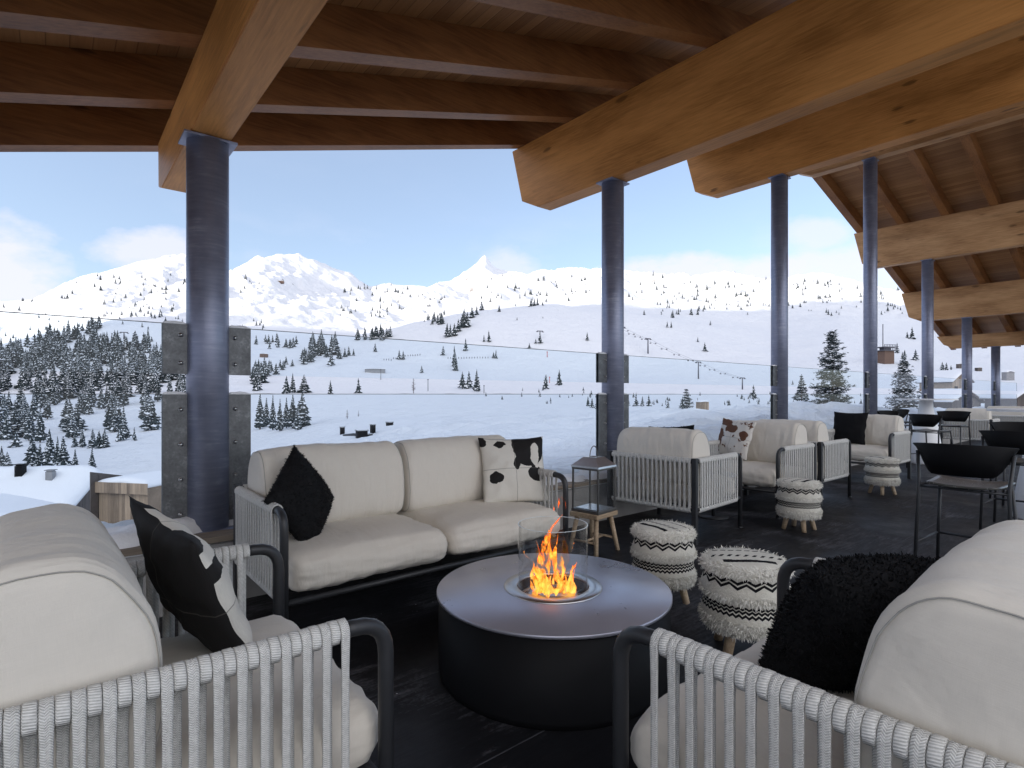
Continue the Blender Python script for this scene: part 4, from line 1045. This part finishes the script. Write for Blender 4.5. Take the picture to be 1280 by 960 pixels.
# ---------------------------------------------------------------- conifers
def conifer(H_, W_, levels, per, seed, snow=.5, segs=1, trunk=True, crown=True, dens=1.0, irregular=.25):
    r_ = random.Random(seed); bm = BM()
    if trunk:
        tube(bm, [(0, 0, -.03*H_), (.004*H_, 0, H_*.5), (0, 0, H_*.98)], [.020*H_, .011*H_, .002*H_], 6 if levels > 10 else 4, mi=0)
    if crown:
        lv_ = max(5, levels//2+1)
        for l in range(lv_):
            f = l/lv_; z0_ = H_*(.07+.86*f); rr_ = W_*(1-f)**.85*r_.uniform(.68, .92); k_ = 9 if levels > 10 else 7; top_ = bm.verts.new((r_.gauss(0, .01)*H_, r_.gauss(0, .01)*H_, min(H_, z0_+H_*(.30-.1*f))))
            ring = []
            for q in range(k_*2):
                a = PI*q/k_+r_.uniform(-.12, .12); ra = rr_*(r_.uniform(.85, 1.2) if q % 2 == 0 else r_.uniform(.45, .75)); ring.append(bm.verts.new((ra*math.cos(a), ra*math.sin(a), z0_+r_.uniform(-.025, .03)*H_)))
            for q in range(k_*2):
                f_ = bm.faces.new((ring[q], ring[(q+1) % (k_*2)], top_)); f_.material_index = 1
            for q in range(k_*2):
                if r_.random() < snow*.55:
                    a_, b_, c__ = ring[q].co, ring[(q+1) % (k_*2)].co, top_.co
                    t0, t1 = r_.uniform(.02, .25), r_.uniform(.35, .65)
                    up_ = Vector((a_.x+b_.x, a_.y+b_.y, 0)).normalized()*.006*H_+Vector((0, 0, .006*H_))
                    w_ = [bm.verts.new(p_+up_) for p_ in (a_.lerp(c__, t0), b_.lerp(c__, t0), b_.lerp(c__, t1).lerp(a_.lerp(c__, t1), .5))]
                    f_ = bm.faces.new(w_); f_.material_index = 2
        for l in range(levels):
            f = l/(levels-1); z = H_*(.10+.88*f); ln_ = W_*(1-f)**.82*(1+r_.uniform(-irregular, irregular))+.02*W_
            n_ = max(3, int(per*(1-.55*f)))
            a0 = r_.uniform(0, 2*PI)
            for k in range(n_):
                if r_.random() > dens: continue
                a = a0+2*PI*k/n_+r_.uniform(-.25, .25); L_ = ln_*r_.uniform(.6, 1.15); droop = -.30*L_*r_.uniform(.2, 1.2)+.1*L_*f
                d = Vector((math.cos(a), math.sin(a), 0)); s = Vector((-math.sin(a), math.cos(a), 0))
                wd = L_*.30*r_.uniform(.7, 1.3)+.012*H_
                zz = Vector((0, 0, z+r_.uniform(-.02, .02)*H_))
                p0 = zz+d*L_*.02; p1_ = zz+d*L_*.55+s*wd+Vector((0, 0, droop*.45)); p2_ = zz+d*L_+Vector((0, 0, droop)); p3 = zz+d*L_*.55-s*wd+Vector((0, 0, droop*.45))
                up = Vector((0, 0, .030*H_)); 
                try:
                    m0 = 1
                    v0, v1, v2, v3, v4 = [bm.verts.new(q) for q in (p0, p1_, p2_, p3, zz+d*L_*.5+Vector((0, 0, droop*.2))+up*.6)]
                    for tr_ in ((v0, v4, v1), (v1, v4, v2), (v2, v4, v3), (v3, v4, v0)):
                        f_ = bm.faces.new(tr_); f_.material_index = 1
                    v5 = bm.verts.new(zz+d*L_*.6+Vector((0, 0, droop-.045*H_*r_.uniform(.5, 1))))
                    for tr_ in ((v1, v2, v5), (v2, v3, v5), (v3, v1, v5)):
                        f_ = bm.faces.new(tr_); f_.material_index = 1
                    if r_.random() < snow:
                        sc_ = r_.uniform(.45, .85); lift = up*.35
                        cc = (p1_+p2_+p3+v4.co)/4
                        w_ = [bm.verts.new(cc+(q-cc)*sc_+lift) for q in (p1_, p2_, p3)]+[bm.verts.new(v4.co+lift)]
                        for tr_ in ((w_[0], w_[1], w_[3]), (w_[1], w_[2], w_[3])):
                            f_ = bm.faces.new(tr_); f_.material_index = 2
                except ValueError: pass
        tube(bm, [(0, 0, H_*.94), (0, 0, H_*1.02)], [.012*H_, .001*H_], 4, mi=1)
    return bm
def mesh_of(bm, name, mats):
    me = bpy.data.meshes.new(name); bm.to_mesh(me); bm.free()
    for m in mats: me.materials.append(M[m])
    return me
TM = ['bark', 'needles', 'tree_snow']
VAR = []
for i, (w, lv, pr, sn, ir) in enumerate(((.19, 16, 10, .6, .3), (.25, 14, 10, .75, .4), (.16, 17, 9, .5, .25), (.30, 12, 11, .85, .5))):
    VAR.append((mesh_of(conifer(1, w, lv, pr, 40+i, sn, crown=False), 'trunk_mesh', TM), mesh_of(conifer(1, w, lv, pr, 40+i, sn, trunk=False), 'crown_mesh', TM),
                mesh_of(conifer(1, w*1.05, 11, 7, 60+i, sn, irregular=ir), 'small_conifer_mesh', TM)))
FAR = [mesh_of(conifer(1, .24, 6, 5, 80+i, .6), 'far_conifer_mesh', TM) for i in range(3)]
trees = []   # (px, y, hpx)
NAMED = [(325, 537, 45), (341, 538, 44), (350, 539, 40), (366, 536, 42), (378, 534, 44), (333, 534, 36), (358, 536, 38), (372, 538, 30),
 (358, 492, 22), (366, 492, 25), (380, 492, 23), (413, 494, 18), (448, 492, 19), (578, 486, 21), (586, 487, 22), (596, 490, 28), (569, 465, 24), (568, 460, 26), (554, 447, 12), (582, 440, 16), (527, 466, 9), (499, 450, 12), (504, 450, 11),
 (469, 440, 11), (414, 457, 18), (424, 450, 14), (431, 447, 12), (436, 446, 12), (442, 445, 9), (611, 430, 14), (605, 431, 9), (559, 422, 18), (563, 422, 16), (568, 421, 16), (573, 417, 16), (580, 413, 25), (584, 410, 20), (590, 400, 15), (596, 394, 12), (602, 388, 12),
 (675, 434, 15), (734, 430, 11), (620, 449, 11), (617, 449, 8), (682, 487, 18), (699, 482, 20), (841, 398, 10), (848, 394, 9), (834, 412, 8), (839, 411, 8), (864, 394, 9), (872, 394, 9), (881, 442, 11), (888, 407, 6), (624, 391, 9), (664, 384, 11), (668, 383, 9), (672, 382, 10),
 (860, 510, 18), (853, 511, 15), (795, 508, 14), (803, 508, 13), (811, 508, 14), (735, 508, 13), (835, 511, 11), (942, 499, 18), (1002, 502, 34), (1140, 424, 15), (1134, 423, 8),
 (9, 592, 27), (20, 560, 22), (40, 583, 40), (50, 585, 30), (62, 587, 50), (72, 588, 42), (79, 590, 44), (94, 594, 32), (115, 602, 42), (131, 560, 24), (94, 560, 22), (103, 560, 24), (116, 560, 24), (124, 561, 22), (150, 552, 20), (168, 551, 17), (2, 588, 30)]
trees += NAMED
for x0, x1, y0, y1, h0, h1, n in ((443, 493, 421, 428, 10, 17, 20), (388, 420, 438, 449, 16, 26, 16), (376, 390, 452, 459, 14, 21, 8), (318, 346, 462, 474, 13, 19, 14), (320, 372, 428, 437, 9, 14, 16),
                                  (534, 558, 400, 408, 8, 13, 14), (350, 366, 455, 465, 8, 11, 5), (315, 330, 478, 490, 14, 22, 8), (740, 790, 505, 512, 8, 14, 4), (1120, 1150, 440, 458, 8, 14, 6), (1170, 1190, 462, 482, 10, 18, 8)):
    for _ in range(n): trees.append((rnd.uniform(x0, x1), rnd.uniform(y0, y1), rnd.uniform(h0, h1)))
def inpoly_forest(x, y): 
    top = float(np.interp(x, [-60, 0, 30, 60, 95, 130, 160, 200, 235, 245], [452, 442, 434, 424, 414, 400, 418, 448, 455, 460]))
    return y > top
c_ = 0
for _ in range(9000):
    x, y = rnd.uniform(-60, 244), rnd.uniform(396, 556)
    if not inpoly_forest(x, y): continue
    nn_ = noise.noise(Vector((x/22, y/9, .3)))
    dens = .9 if y < 470 and x < 150 else (.5 if y < 470 else (.5 if y < 520 else .2))
    if 130 < x < 235 and y < 448 and not (430 < y): continue
    if nn_ < .30-dens*.8: continue
    if rnd.random() > (.75 if y < 480 else .4): continue
    h = 8+(y-396)*.19+rnd.uniform(-3, 9)
    trees.append((x, y, max(6, h))); c_ += 1
    if c_ > 400: break
FARPTS = []
for x0, x1, y0, y1, n in ((120, 240, 345, 400, 110), (0, 130, 395, 440, 50), (0, 120, 352, 395, 25), (290, 340, 338, 375, 14), (300, 330, 398, 415, 10), (425, 560, 358, 404, 130), (600, 690, 350, 385, 60), (690, 745, 348, 380, 26), (780, 830, 350, 385, 14),
                          (825, 965, 356, 398, 150), (985, 1130, 352, 395, 130), (150, 240, 396, 430, 14), (640, 960, 380, 440, 12), (1180, 1280, 400, 440, 22), (660, 960, 494, 508, 90), (960, 1080, 480, 506, 40), (600, 760, 488, 500, 14)):
    for _ in range(int(n*1.25)):
        x, y = rnd.uniform(x0, x1), rnd.uniform(y0, y1)
        if noise.noise(Vector((x/16, y/10, 5.))) > -.02: FARPTS.append((x, y, rnd.uniform(2.5, 7.0) if y < 410 else rnd.uniform(3, 7)))
trees.sort(key=lambda t_: -t_[2])
IND = trees[:290]; REST = trees[290:]+FARPTS
ng = 0
for (px, y, h) in IND:
    g_ = ground_at(px, y)
    if g_ is None: continue
    Hm = h*g_.y/F; i = rnd.randrange(4); wf = rnd.uniform(.75, 1.35)
    region = 'left' if px < 250 else ('mid' if px < 640 else 'right')
    lab = {'left': 'snow dusted dark conifer in the dense wood on the left slope', 'mid': 'snowy conifer scattered over the middle slope below the mountains', 'right': 'small conifer standing alone on the open slope at the right'}[region]
    if region == 'left':
        band = 'top edge' if y < 440 else ('upper part' if y < 470 else ('middle' if y < 500 else 'lower fringe'))
        side = 'far left' if px < 60 else ('centre' if px < 130 else 'side nearest the big column')
        lab = 'snow dusted conifer in the %s of the left wood, %s' % (band, side)
    if region == 'left' and y > 548: lab = 'snowy spruce at the lower left, above the snow covered roof'
    if region == 'mid' and y > 530: lab = 'tall snowy spruce in the clump right behind the nearest column'
    rz = rnd.uniform(0, 6.28)
    if h > 21:
        r0 = empty('conifer_tree', g_, rz, lab, 'tree', lab.replace('conifer', 'conifers').replace('spruce', 'spruces'))
        for k_, nm in ((0, 'trunk'), (1, 'crown')):
            o = bpy.data.objects.new(nm, VAR[i][k_]); COL.objects.link(o); o.parent = r0
        r0.scale = (Hm*wf, Hm*wf, Hm)
    else:
        o = bpy.data.objects.new('conifer_tree', VAR[i][2]); COL.objects.link(o); o.location = g_; o.rotation_euler = (0, 0, rz); o.scale = (Hm*wf, Hm*wf, Hm); o.rotation_euler[0] = rnd.uniform(-.05, .05)
        tag(o, lab, 'tree', lab.replace('conifer', 'conifers').replace('spruce', 'spruces'))
# the rest of the wood as one mass
bufs = [(np.array([v.co[:] for v in m.vertices]), [tuple(p.vertices) for p in m.polygons], [p.material_index for p in m.polygons]) for m in FAR]
VS, FS, MI = [], [], []; base = 0
for (px, y, h) in REST:
    g_ = ground_at(px, y)
    if g_ is None: continue
    Hm = h*g_.y/F; co, fs, mi = bufs[rnd.randrange(3)]; a = rnd.uniform(0, 6.28); wf = rnd.uniform(.9, 1.6)
    ca, sa = math.cos(a), math.sin(a)
    q = np.stack([(co[:, 0]*ca-co[:, 1]*sa)*Hm*wf+g_.x, (co[:, 0]*sa+co[:, 1]*ca)*Hm*wf+g_.y, co[:, 2]*Hm+g_.z], 1)
    VS.append(q); FS += [tuple(base+i for i in f) for f in fs]; MI += mi; base += len(co)
me = bpy.data.meshes.new('far_wood'); me.from_pydata(np.concatenate(VS).tolist(), [], FS); me.polygons.foreach_set('material_index', MI)
for m in TM: me.materials.append(M[m])
o = bpy.data.objects.new('distant_conifers', me); COL.objects.link(o); tag(o, 'countless distant conifers scattered over the snowy mountainsides', 'wood', kind='stuff')

# two big snow laden trees close behind the glass on the right
def big_tree(px, D, ytop, ybase, wpx, seed, label, lv, per, dens):
    X = (px-640)/F*D; zb_ = EYE-(ybase-HZ)/F*D; zt_ = EYE-(ytop-HZ)/F*D; Hh = zt_-zb_
    r0 = empty('spruce_tree', (X, D, zb_-.3), 0, label, 'tree')
    link_mesh('trunk', conifer(Hh, wpx/2/F*D, lv, per, seed, crown=False), TM, r0, smooth=False)
    bm = BM(); r_ = random.Random(seed)
    Wm = wpx/2/F*D
    for l in range(lv):
        f = l/(lv-1); z = Hh*(.06+.92*f); ln_ = Wm*((1-f)**.75)*r_.uniform(.65, 1.15)+.03*Wm
        for k in range(max(3, int(per*(1-.5*f)))):
            if r_.random() > dens: continue
            a = r_.uniform(0, 2*PI); L_ = ln_*r_.uniform(.55, 1.1); d = Vector((math.cos(a), math.sin(a), 0)); rise = r_.uniform(-.18, .22)*L_
            tube(bm, [(0, 0, z), Vector((0, 0, z))+d*L_*.6+Vector((0, 0, rise*.3)), Vector((0, 0, z))+d*L_+Vector((0, 0, rise))], [.014*Hh*(1-f)*.4+.008, .008, .003], 3, mi=0)
            for m_ in range(int(7+9*L_/Wm)):
                t_ = r_.uniform(.25, 1.05); c = Vector((0, 0, z))+d*L_*t_+Vector((0, 0, rise*t_*t_))+Vector((r_.gauss(0, .07), r_.gauss(0, .07), r_.gauss(0, .035)))*Wm
                s = r_.uniform(.035, .075)*Wm+.02
                for _k in range(5):
                    dd = Vector((r_.gauss(0, 1), r_.gauss(0, 1), r_.gauss(0, .6))).normalized(); ee = dd.orthogonal().normalized()*s*.28
                    vs_ = [bm.verts.new(q) for q in (c-ee, c+ee, c+dd*s*1.5)]; f_ = bm.faces.new(vs_); f_.material_index = 1
                if r_.random() < .36:
                    cs = c+Vector((0, 0, s*.5)); n6 = 5; ring = [bm.verts.new(cs+Vector((math.cos(2*PI*q/n6)*s*r_.uniform(.5, 1.1), math.sin(2*PI*q/n6)*s*r_.uniform(.5, 1.1), 0))) for q in range(n6)]
                    tp = bm.verts.new(cs+Vector((0, 0, s*.5)))
                    for q in range(n6): f_ = bm.faces.new((ring[q], ring[(q+1) % n6], tp)); f_.material_index = 2
    link_mesh('crown', bm, TM, r0, smooth=False)
big_tree(1040, 42, 409, 520, 64, 5, 'tall pointed snowy spruce close behind the glass, between two columns', 30, 15, .85)
big_tree(1130, 40, 446, 522, 52, 6, 'broad snowy twin topped pine behind the glass right of the tall spruce', 20, 18, .8)
big_tree(1002, 60, 466, 512, 20, 9, 'slim small snowy spruce left of the tall pointed one', 16, 9, .85)
big_tree(858, 75, 484, 516, 26, 11, 'low bushy dark pine behind the glass near the plank box', 10, 14, .9)

# ---------------------------------------------------------------- buildings in the valley
def snow_roof(bm, w, d, rise, th, seed, mi=0):
    """gable snow blanket, ridge along y, eaves at x=±w/2, z=0 at eaves"""
    nx, ny = 26, 22; g1 = []; g2 = []
    for i in range(nx+1):
        r1 = []; r2 = []
        for j in range(ny+1):
            x = -w/2+w*i/nx; y = -d/2+d*j/ny; f = 1-abs(2*x/w)
            zb_ = rise*f; e = min(1, min(i, nx-i)/2.5, min(j, ny-j)/2.5)**.5
            soft = rise*(1-math.sqrt((2*x/w)**2+.03))
            z = max(zb_*0+soft, zb_-.05)+th*(.35+.65*e)+.12*th*noise.noise(Vector((x*.8, y*.8, seed)))
            r1.append(bm.verts.new((x, y, z))); r2.append(bm.verts.new((x, y, zb_-.02)))
        g1.append(r1); g2.append(r2)
    for i in range(nx):
        for j in range(ny):
            bm.faces.new((g1[i][j], g1[i+1][j], g1[i+1][j+1], g1[i][j+1])).material_index = mi
            bm.faces.new((g2[i][j], g2[i][j+1], g2[i+1][j+1], g2[i+1][j])).material_index = mi
    for i in range(nx):
        for j in (0, ny):
            bm.faces.new((g1[i][j], g2[i][j], g2[i+1][j], g1[i+1][j]))
    for j in range(ny):
        for i in (0, nx): bm.faces.new((g1[i][j], g1[i][j+1], g2[i][j+1], g2[i][j]))
    bmesh.ops.recalc_face_normals(bm, faces=bm.faces)
def house(name, px, D, y_eave, wpx, dm, rise, wallh, rz, wall, label, th=.5, chim=(), over=.4, windows=0, cat='house', group=None):
    X = (px-640)/F*D; ze = EYE-(y_eave-HZ)/F*D; w = wpx/F*D
    h = empty(name, (X, D, ze-wallh), rz, label, cat, group)
    bm = BM(); iw = w/2-over; idp = dm/2-over
    ngon_prism(bm, [(-iw, 0), (iw, 0), (iw, wallh), (0, wallh+rise*(iw/(w/2))-.05), (-iw, wallh)], -idp, idp, 'y'); link_mesh('wall', bm, wall, h, smooth=False)
    bm = BM(); tt = .14
    for s in (-1, 1):
        pr = [(0, wallh+rise-.03), (s*w/2, wallh-.03), (s*w/2, wallh-.03-tt), (0, wallh+rise-.03-tt)]
        ngon_prism(bm, pr, -dm/2, dm/2, 'y')
    rf = link_mesh('roof', bm, 'dark_wood', h, smooth=False)
    bm = BM(); snow_roof(bm, w*1.03, dm*1.03, rise, th, px); link_mesh('roof_snow', bm, 'snow', rf, loc=(0, 0, wallh))
    for (cx, cy, cw, chh, mt) in chim:
        bm = BM(); zt_ = wallh+rise*(1-abs(2*cx/w))
        box(bm, cx-cw/2, cx+cw/2, cy-cw/2, cy+cw/2, zt_-.2, zt_+th+chh, bevel=.02); box(bm, cx-cw*.62, cx+cw*.62, cy-cw*.62, cy+cw*.62, zt_+th+chh+.08, zt_+th+chh+.14)
        box(bm, cx-cw*.4, cx+cw*.4, cy-cw*.4, cy+cw*.4, zt_+th+chh, zt_+th+chh+.08)
        link_mesh('chimney', bm, mt, rf, smooth=False)
    for i in range(windows):
        bm = BM(); x = -iw*.6+i*iw*1.2/max(1, windows-1) if windows > 1 else 0
        box(bm, x-.4, x+.4, -idp-.04, -idp-.005, wallh*.4, wallh*.4+.9); link_mesh('window', bm, 'black_metal', h, smooth=False)
    return h
house('snowy_chalet', 52, 46, 640, 150, 9, 3.0, 1.6, R(97), 'dark_wood', 'chalet buried under a thick smooth snow roof with two dark chimneys', th=.9, chim=((-1.0, .9, .55, .7, 'black_metal'), (-1.4, -1.6, .5, .5, 'stone')))
house('dark_wooden_barn', -16, 24, 656, 130, 4.5, .8, 2.4, R(28), 'dark_wood', 'dark plank barn with snowy roof at the lower left edge', th=.35, over=.25)
# open topped plank shed
g_ = Vector(((172-640)/F*27, 27, EYE-(600-HZ)/F*27)); sh = empty('plank_shed', g_-Vector((0, 0, 1.9)), R(-12), 'weathered pale plank shed with snow on its sloping roof, left of the nearest column', 'shed')
bm = BM(); box(bm, -1.15, 1.6, -1.0, 1.0, -2, 1.75); link_mesh('wall', bm, 'wall_wood', sh, smooth=False)
bm = BM(); ngon_prism(bm, [(-1.0, 2.25), (-1.0, -.6), (-1.05, -.6), (-1.05, 2.3)], -1.23, -1.16, 'x')
ngon_prism(bm, [(-1.4, -2), (1.3, -2), (1.3, 1.8), (-1.4, 2.45)], -1.22, -1.16, 'x')
link_mesh('side_wall', bm, 'dark_wood', sh, smooth=False)
bm = BM(); box(bm, -1.3, 1.75, -1.2, -1.14, 1.45, 1.95); link_mesh('fascia_board', bm, 'wall_wood', sh, smooth=False)
bm = BM(); snow_roof(bm, 2.9, 2.5, .2, .28, 3); link_mesh('roof_snow', bm, 'snow', sh, loc=(.22, .1, 1.76))
# right side: far chalets, mostly roofs
house('gable_chalet', 1180, 120, 478, 30, 9, 2.2, 3.0, R(8), 'wall_wood', 'small chalet with brown gable and snowy roof beyond the far glass', th=.5, over=.5, windows=2, group='chalets beyond the far end of the terrace')
house('gable_chalet', 1181, 70, 502, 44, 7, 1.35, 2.0, R(4), 'dark_wood', 'nearer broad low snowy chalet roof below the brown gable one', th=.35, over=.4, group='chalets beyond the far end of the terrace')
house('gable_chalet', 1266, 60, 498, 34, 6, 1.2, 2.4, R(-12), 'dark_wood', 'dark cabin with snowy roof at the right edge', th=.35, over=.3, group='chalets beyond the far end of the terrace')
for px, y, wpx, hpx, nm, lb, cat, mt in ((1199, 461, 6, 5, 'mountain_hut', 'tiny dark hut on the slope right of the chalet gable', 'hut', 'dark_wood'), (1223, 463, 7, 4, 'mountain_hut', 'tiny flat dark hut further right on the slope', 'hut', 'dark_wood'),
                                      (1260, 475, 12, 10, 'mountain_hut', 'grey boxy hut on the slope near the right edge', 'hut', 'stone'), (350, 357, 9, 2.2, 'mountain_restaurant', 'long brown mountain lodge on the shoulder below the rocky peak', 'lodge', 'brown_wall'),
                                      (469, 465, 24, 4, 'concrete_shelter', 'long low grey concrete shelter half buried in snow on the middle slope', 'shelter', 'stone'), (330, 448, 9, 4, 'mountain_hut', 'small reddish brown hut between the trees right of the nearest column', 'hut', 'brown_wall'),
                                      (1213, 432, 8, 4, 'mountain_hut', 'tiny hut high on the right slope under the roof edge', 'hut', 'dark_wood')):
    g_ = ground_at(px, y+1)
    if g_ is None: continue
    D = g_.y; w, h_ = wpx/F*D, hpx/F*D
    hh = empty(nm, g_-Vector((0, 0, h_*.3)), R(10), lb, cat)
    bm = BM(); box(bm, -w/2, w/2, -w/4, w/4, 0, h_*1.3); link_mesh('wall', bm, mt, hh, smooth=False)
    bm = BM(); snow_roof(bm, w*1.1, w*.6, h_*.12, h_*.14, 2); link_mesh('roof', bm, 'snow', hh, loc=(0, 0, h_*1.3))
# brown lift station tower
g_ = ground_at(1106, 455); D = g_.y; s = D/F
tw = empty('lift_station', g_-Vector((0, 0, 3*s)), R(15), 'brown lift station tower with railed balconies on the right slope', 'lift station')
bm = BM(); box(bm, -7*s, 8*s, -6*s, 6*s, 0, 18*s); link_mesh('wall', bm, 'brown_wall', tw, smooth=False)
bm = BM()
for z in (18.3, 22.5): box(bm, -10*s, 11*s, -8*s, 8*s, z*s, (z+.9)*s)
for i in range(9):
    for z in (19.2, 23.4): box(bm, (-9.6+i*2.5)*s, (-9.1+i*2.5)*s, -7.9*s, -7.5*s, z*s, (z+2.4)*s)
for z in (21.5, 25.7): box(bm, -10*s, 11*s, -8*s, -7.6*s, z*s, (z+.4)*s)
box(bm, -4*s, 5*s, -4*s, 4*s, 19.2*s, 22.4*s)
link_mesh('balcony', bm, 'lift_metal', tw, smooth=False)
bm = BM(); cyl(bm, (-3*s, 0), .5*s, 23.4*s, 52*s, 8); link_mesh('mast', bm, 'lift_metal', tw)
# roof structures poking from the snow in the middle distance
for px, y, D, w, d, h_, lb in ((452, 533, 70, 1.3, 1.0, .9, 'dark square chimney stump on the snow buried roof, middle of the valley'), (466, 521, 80, .6, .6, 1.0, 'narrow dark vent pipe standing behind the buried roof'), (487, 511, 95, 1.0, .8, .5, 'low dark vent box farther up the buried roof'),
                               (461, 530, 72, .9, .5, .5, 'small dark snow topped vent right of the chimney stump'), (428, 519, 90, .7, .6, 1.1, 'dark stump beside the bare bush above the buried roof')):
    X = (px-640)/F*D; z = terrain_z(X, D)
    bm = BM(); box(bm, -w/2, w/2, -d/2, d/2, -1, h_, bevel=.05); box(bm, -w*.58, w*.58, -d*.58, d*.58, h_+.001, h_+.15, mi=1, bevel=.05)
    tag(link_mesh('roof_vent', bm, ['black_metal', 'snow'], loc=(X, D, z), rz=rnd.uniform(0, 1), smooth=False), lb, 'vent', 'vents on the snow buried roof')
D = 72; X = (440-640)/F*D; z = terrain_z(X, D); bm = BM(); tube(bm, [(-1.8, 2.2, .05), (0, .8, .25), (1.7, -.9, .3)], [.12, .2, .16], 6)
tag(link_mesh('roof_edge_beam', bm, 'dark_metal', loc=(X, D, z)), 'bare dark roof edge showing through the snow left of the chimney stump', 'roof edge')
D = 58; X = (878-640)/F*D; z = terrain_z(X, D); bx_ = empty('plank_box', (X, D, EYE-(511-HZ)/F*D), R(20), 'small weathered plank box on the snow mound behind the glass', 'box')
bm = BM(); box(bm, -.5, .5, -.4, .4, -1.2, .72); link_mesh('wall', bm, 'wall_wood', bx_, smooth=False)
bm = BM(); snow_roof(bm, 1.15, .95, .05, .12, 8); link_mesh('roof_snow', bm, 'snow', bx_, loc=(0, 0, .73))
# fences: row of little posts on the slope
for (pa, ya), (pb, yb_), n, lb in (((480, 452), (525, 447), 16, 'row of tiny fence posts across the middle slope'), ((560, 452), (610, 449), 16, 'row of tiny fence posts right of the middle trees')):
    fe = empty('snow_fence', (0, 0, 0), 0, lb, 'fence')
    for i in range(n):
        g_ = ground_at(pa+(pb-pa)*i/(n-1), ya+(yb_-ya)*i/(n-1))
        if g_ is None: continue
        bm = BM(); s = g_.y/F; box(bm, -.3*s, .3*s, -.3*s, .3*s, -s, 2.0*s); link_mesh('post', bm, 'dark_metal', fe, loc=g_, smooth=False)
# chairlift
def pylon(px, y, hpx, lb):
    g_ = ground_at(px, y); D = g_.y; s = D/F
    r0 = empty('lift_pylon', g_, R(25), lb, 'lift pylon', 'pylons of the chairlift')
    bm = BM(); tube(bm, [(0, 0, -s), (0, 0, hpx*s)], [.9*s, .6*s], 8); link_mesh('mast', bm, 'lift_metal', r0)
    bm = BM(); box(bm, -4*s, 4*s, -.4*s, .4*s, hpx*s, (hpx+1)*s)
    for a in (-1, 1): box(bm, a*4*s-1.2*s, a*4*s+1.2*s, -.6*s, .6*s, (hpx-.9)*s, (hpx-.1)*s)
    link_mesh('crossarm', bm, 'lift_metal', r0, smooth=False)
    return g_+Vector((0, 0, hpx*s)), s
tops = [pylon(778, 420, 8, 'upper chairlift pylon just right of the second column'), pylon(810, 444, 18, 'middle chairlift pylon on the open slope'), pylon(873, 474, 20, 'lower chairlift pylon seen through the upper glass pane'), pylon(928, 487, 14, 'lowest small chairlift pylon left of the third column')]
pylon(675, 424, 9, 'small lift pylon on the slope left of the second column'); pylon(155, 424, 8, 'small lift pylon on the left piste above the wood')
cab = BM(); chairs = []
for (a, s1), (b, s2) in zip(tops, tops[1:]):
    for off in (-4, 4):
        pts = []
        for i in range(9):
            f = i/8; p = a.lerp(b, f); s = s1+(s2-s1)*f
            pts.append(p+Vector((off*s*.9, off*s*.42, -3.5*s*4*f*(1-f)*.5)))
        tube(cab, pts, .09*s1, 4)
        for f in (.2, .45, .7, .92):
            i = int(f*8); chairs.append((pts[i], s1+(s2-s1)*f))
tag(link_mesh('lift_cable', cab, 'lift_metal'), 'thin double haul cable of the chairlift running down the slope', 'cable')
bm = BM(); tube(bm, [(0, 0, 0), (0, 0, -.45)], .05, 4); box(bm, -.5, .5, -.25, .25, -1.0, -.9); box(bm, -.5, .5, .2, .28, -1.0, -.45)
me_ch = bpy.data.meshes.new('lift_chair'); bm.to_mesh(me_ch); bm.free(); me_ch.materials.append(M['lift_metal'])
for p, s in chairs:
    o = bpy.data.objects.new('lift_chair', me_ch); COL.objects.link(o); o.location = p; o.scale = (2.1*s,)*3; tag(o, 'tiny chair hanging from the chairlift cable on the right slope', 'lift chair', 'chairs hanging from the chairlift')
# thin poles and course markers
for px, y, h_, mt, lb in ((476, 475, 12, 'lift_metal', 'thin dark mast beside the long concrete shelter'), (221, 492, 12, 'lift_metal', 'slim dark marker pole just left of the nearest column'), (535, 489, 14, 'dark_metal', 'thin pole standing beside the bare larch'), (605, 492, 9, 'dark_metal', 'thin pole right of the three spruces'),
                          (687, 479, 7, 'red', 'small red piste marker between the two thin larches'), (684, 447, 6, 'red', 'small red piste marker on the slope above the larches'), (140, 425, 7, 'lift_metal', 'small dark lift post on the left piste')):
    g_ = ground_at(px, y)
    if g_ is None: continue
    s = g_.y/F; bm = BM(); tube(bm, [(0, 0, -s), (0, 0, h_*s)], [.45*s, .35*s], 6); box(bm, -.8*s, .8*s, -.4*s, .4*s, h_*s, (h_+.9)*s)
    tag(link_mesh('marker_pole', bm, mt, loc=g_), lb, 'pole')
# bare larches
for px, y, h_, lb in ((517, 492, 19, 'reddish bare larch on the pale road strip, middle of the valley'), (683, 486, 18, 'thin bare larch left of the second column'), (434, 524, 12, 'bare twiggy bush beside the buried roof'), (448, 521, 8, 'low bare bush right of the dark stump'), (185, 484, 18, 'bare reddish larch just left of the nearest column')):
    g_ = ground_at(px, y)
    if g_ is None: continue
    s = g_.y/F; Hh = h_*s; r_ = random.Random(int(px)); r0 = empty('bare_larch', g_, 0, lb, 'tree')
    bm = BM(); tube(bm, [(0, 0, -.02*Hh), (0, 0, Hh)], [.025*Hh, .004*Hh], 5); link_mesh('trunk', bm, 'bark', r0)
    bm = BM()
    for i in range(90):
        f = r_.uniform(.12, .97); a = r_.uniform(0, 6.28); L_ = .27*Hh*(1-f*.8)*r_.uniform(.5, 1)
        tube(bm, [(0, 0, Hh*f), (L_*math.cos(a), L_*math.sin(a), Hh*f+L_*.35)], [.008*Hh, .003*Hh], 3)
    link_mesh('crown', bm, 'larch', r0)
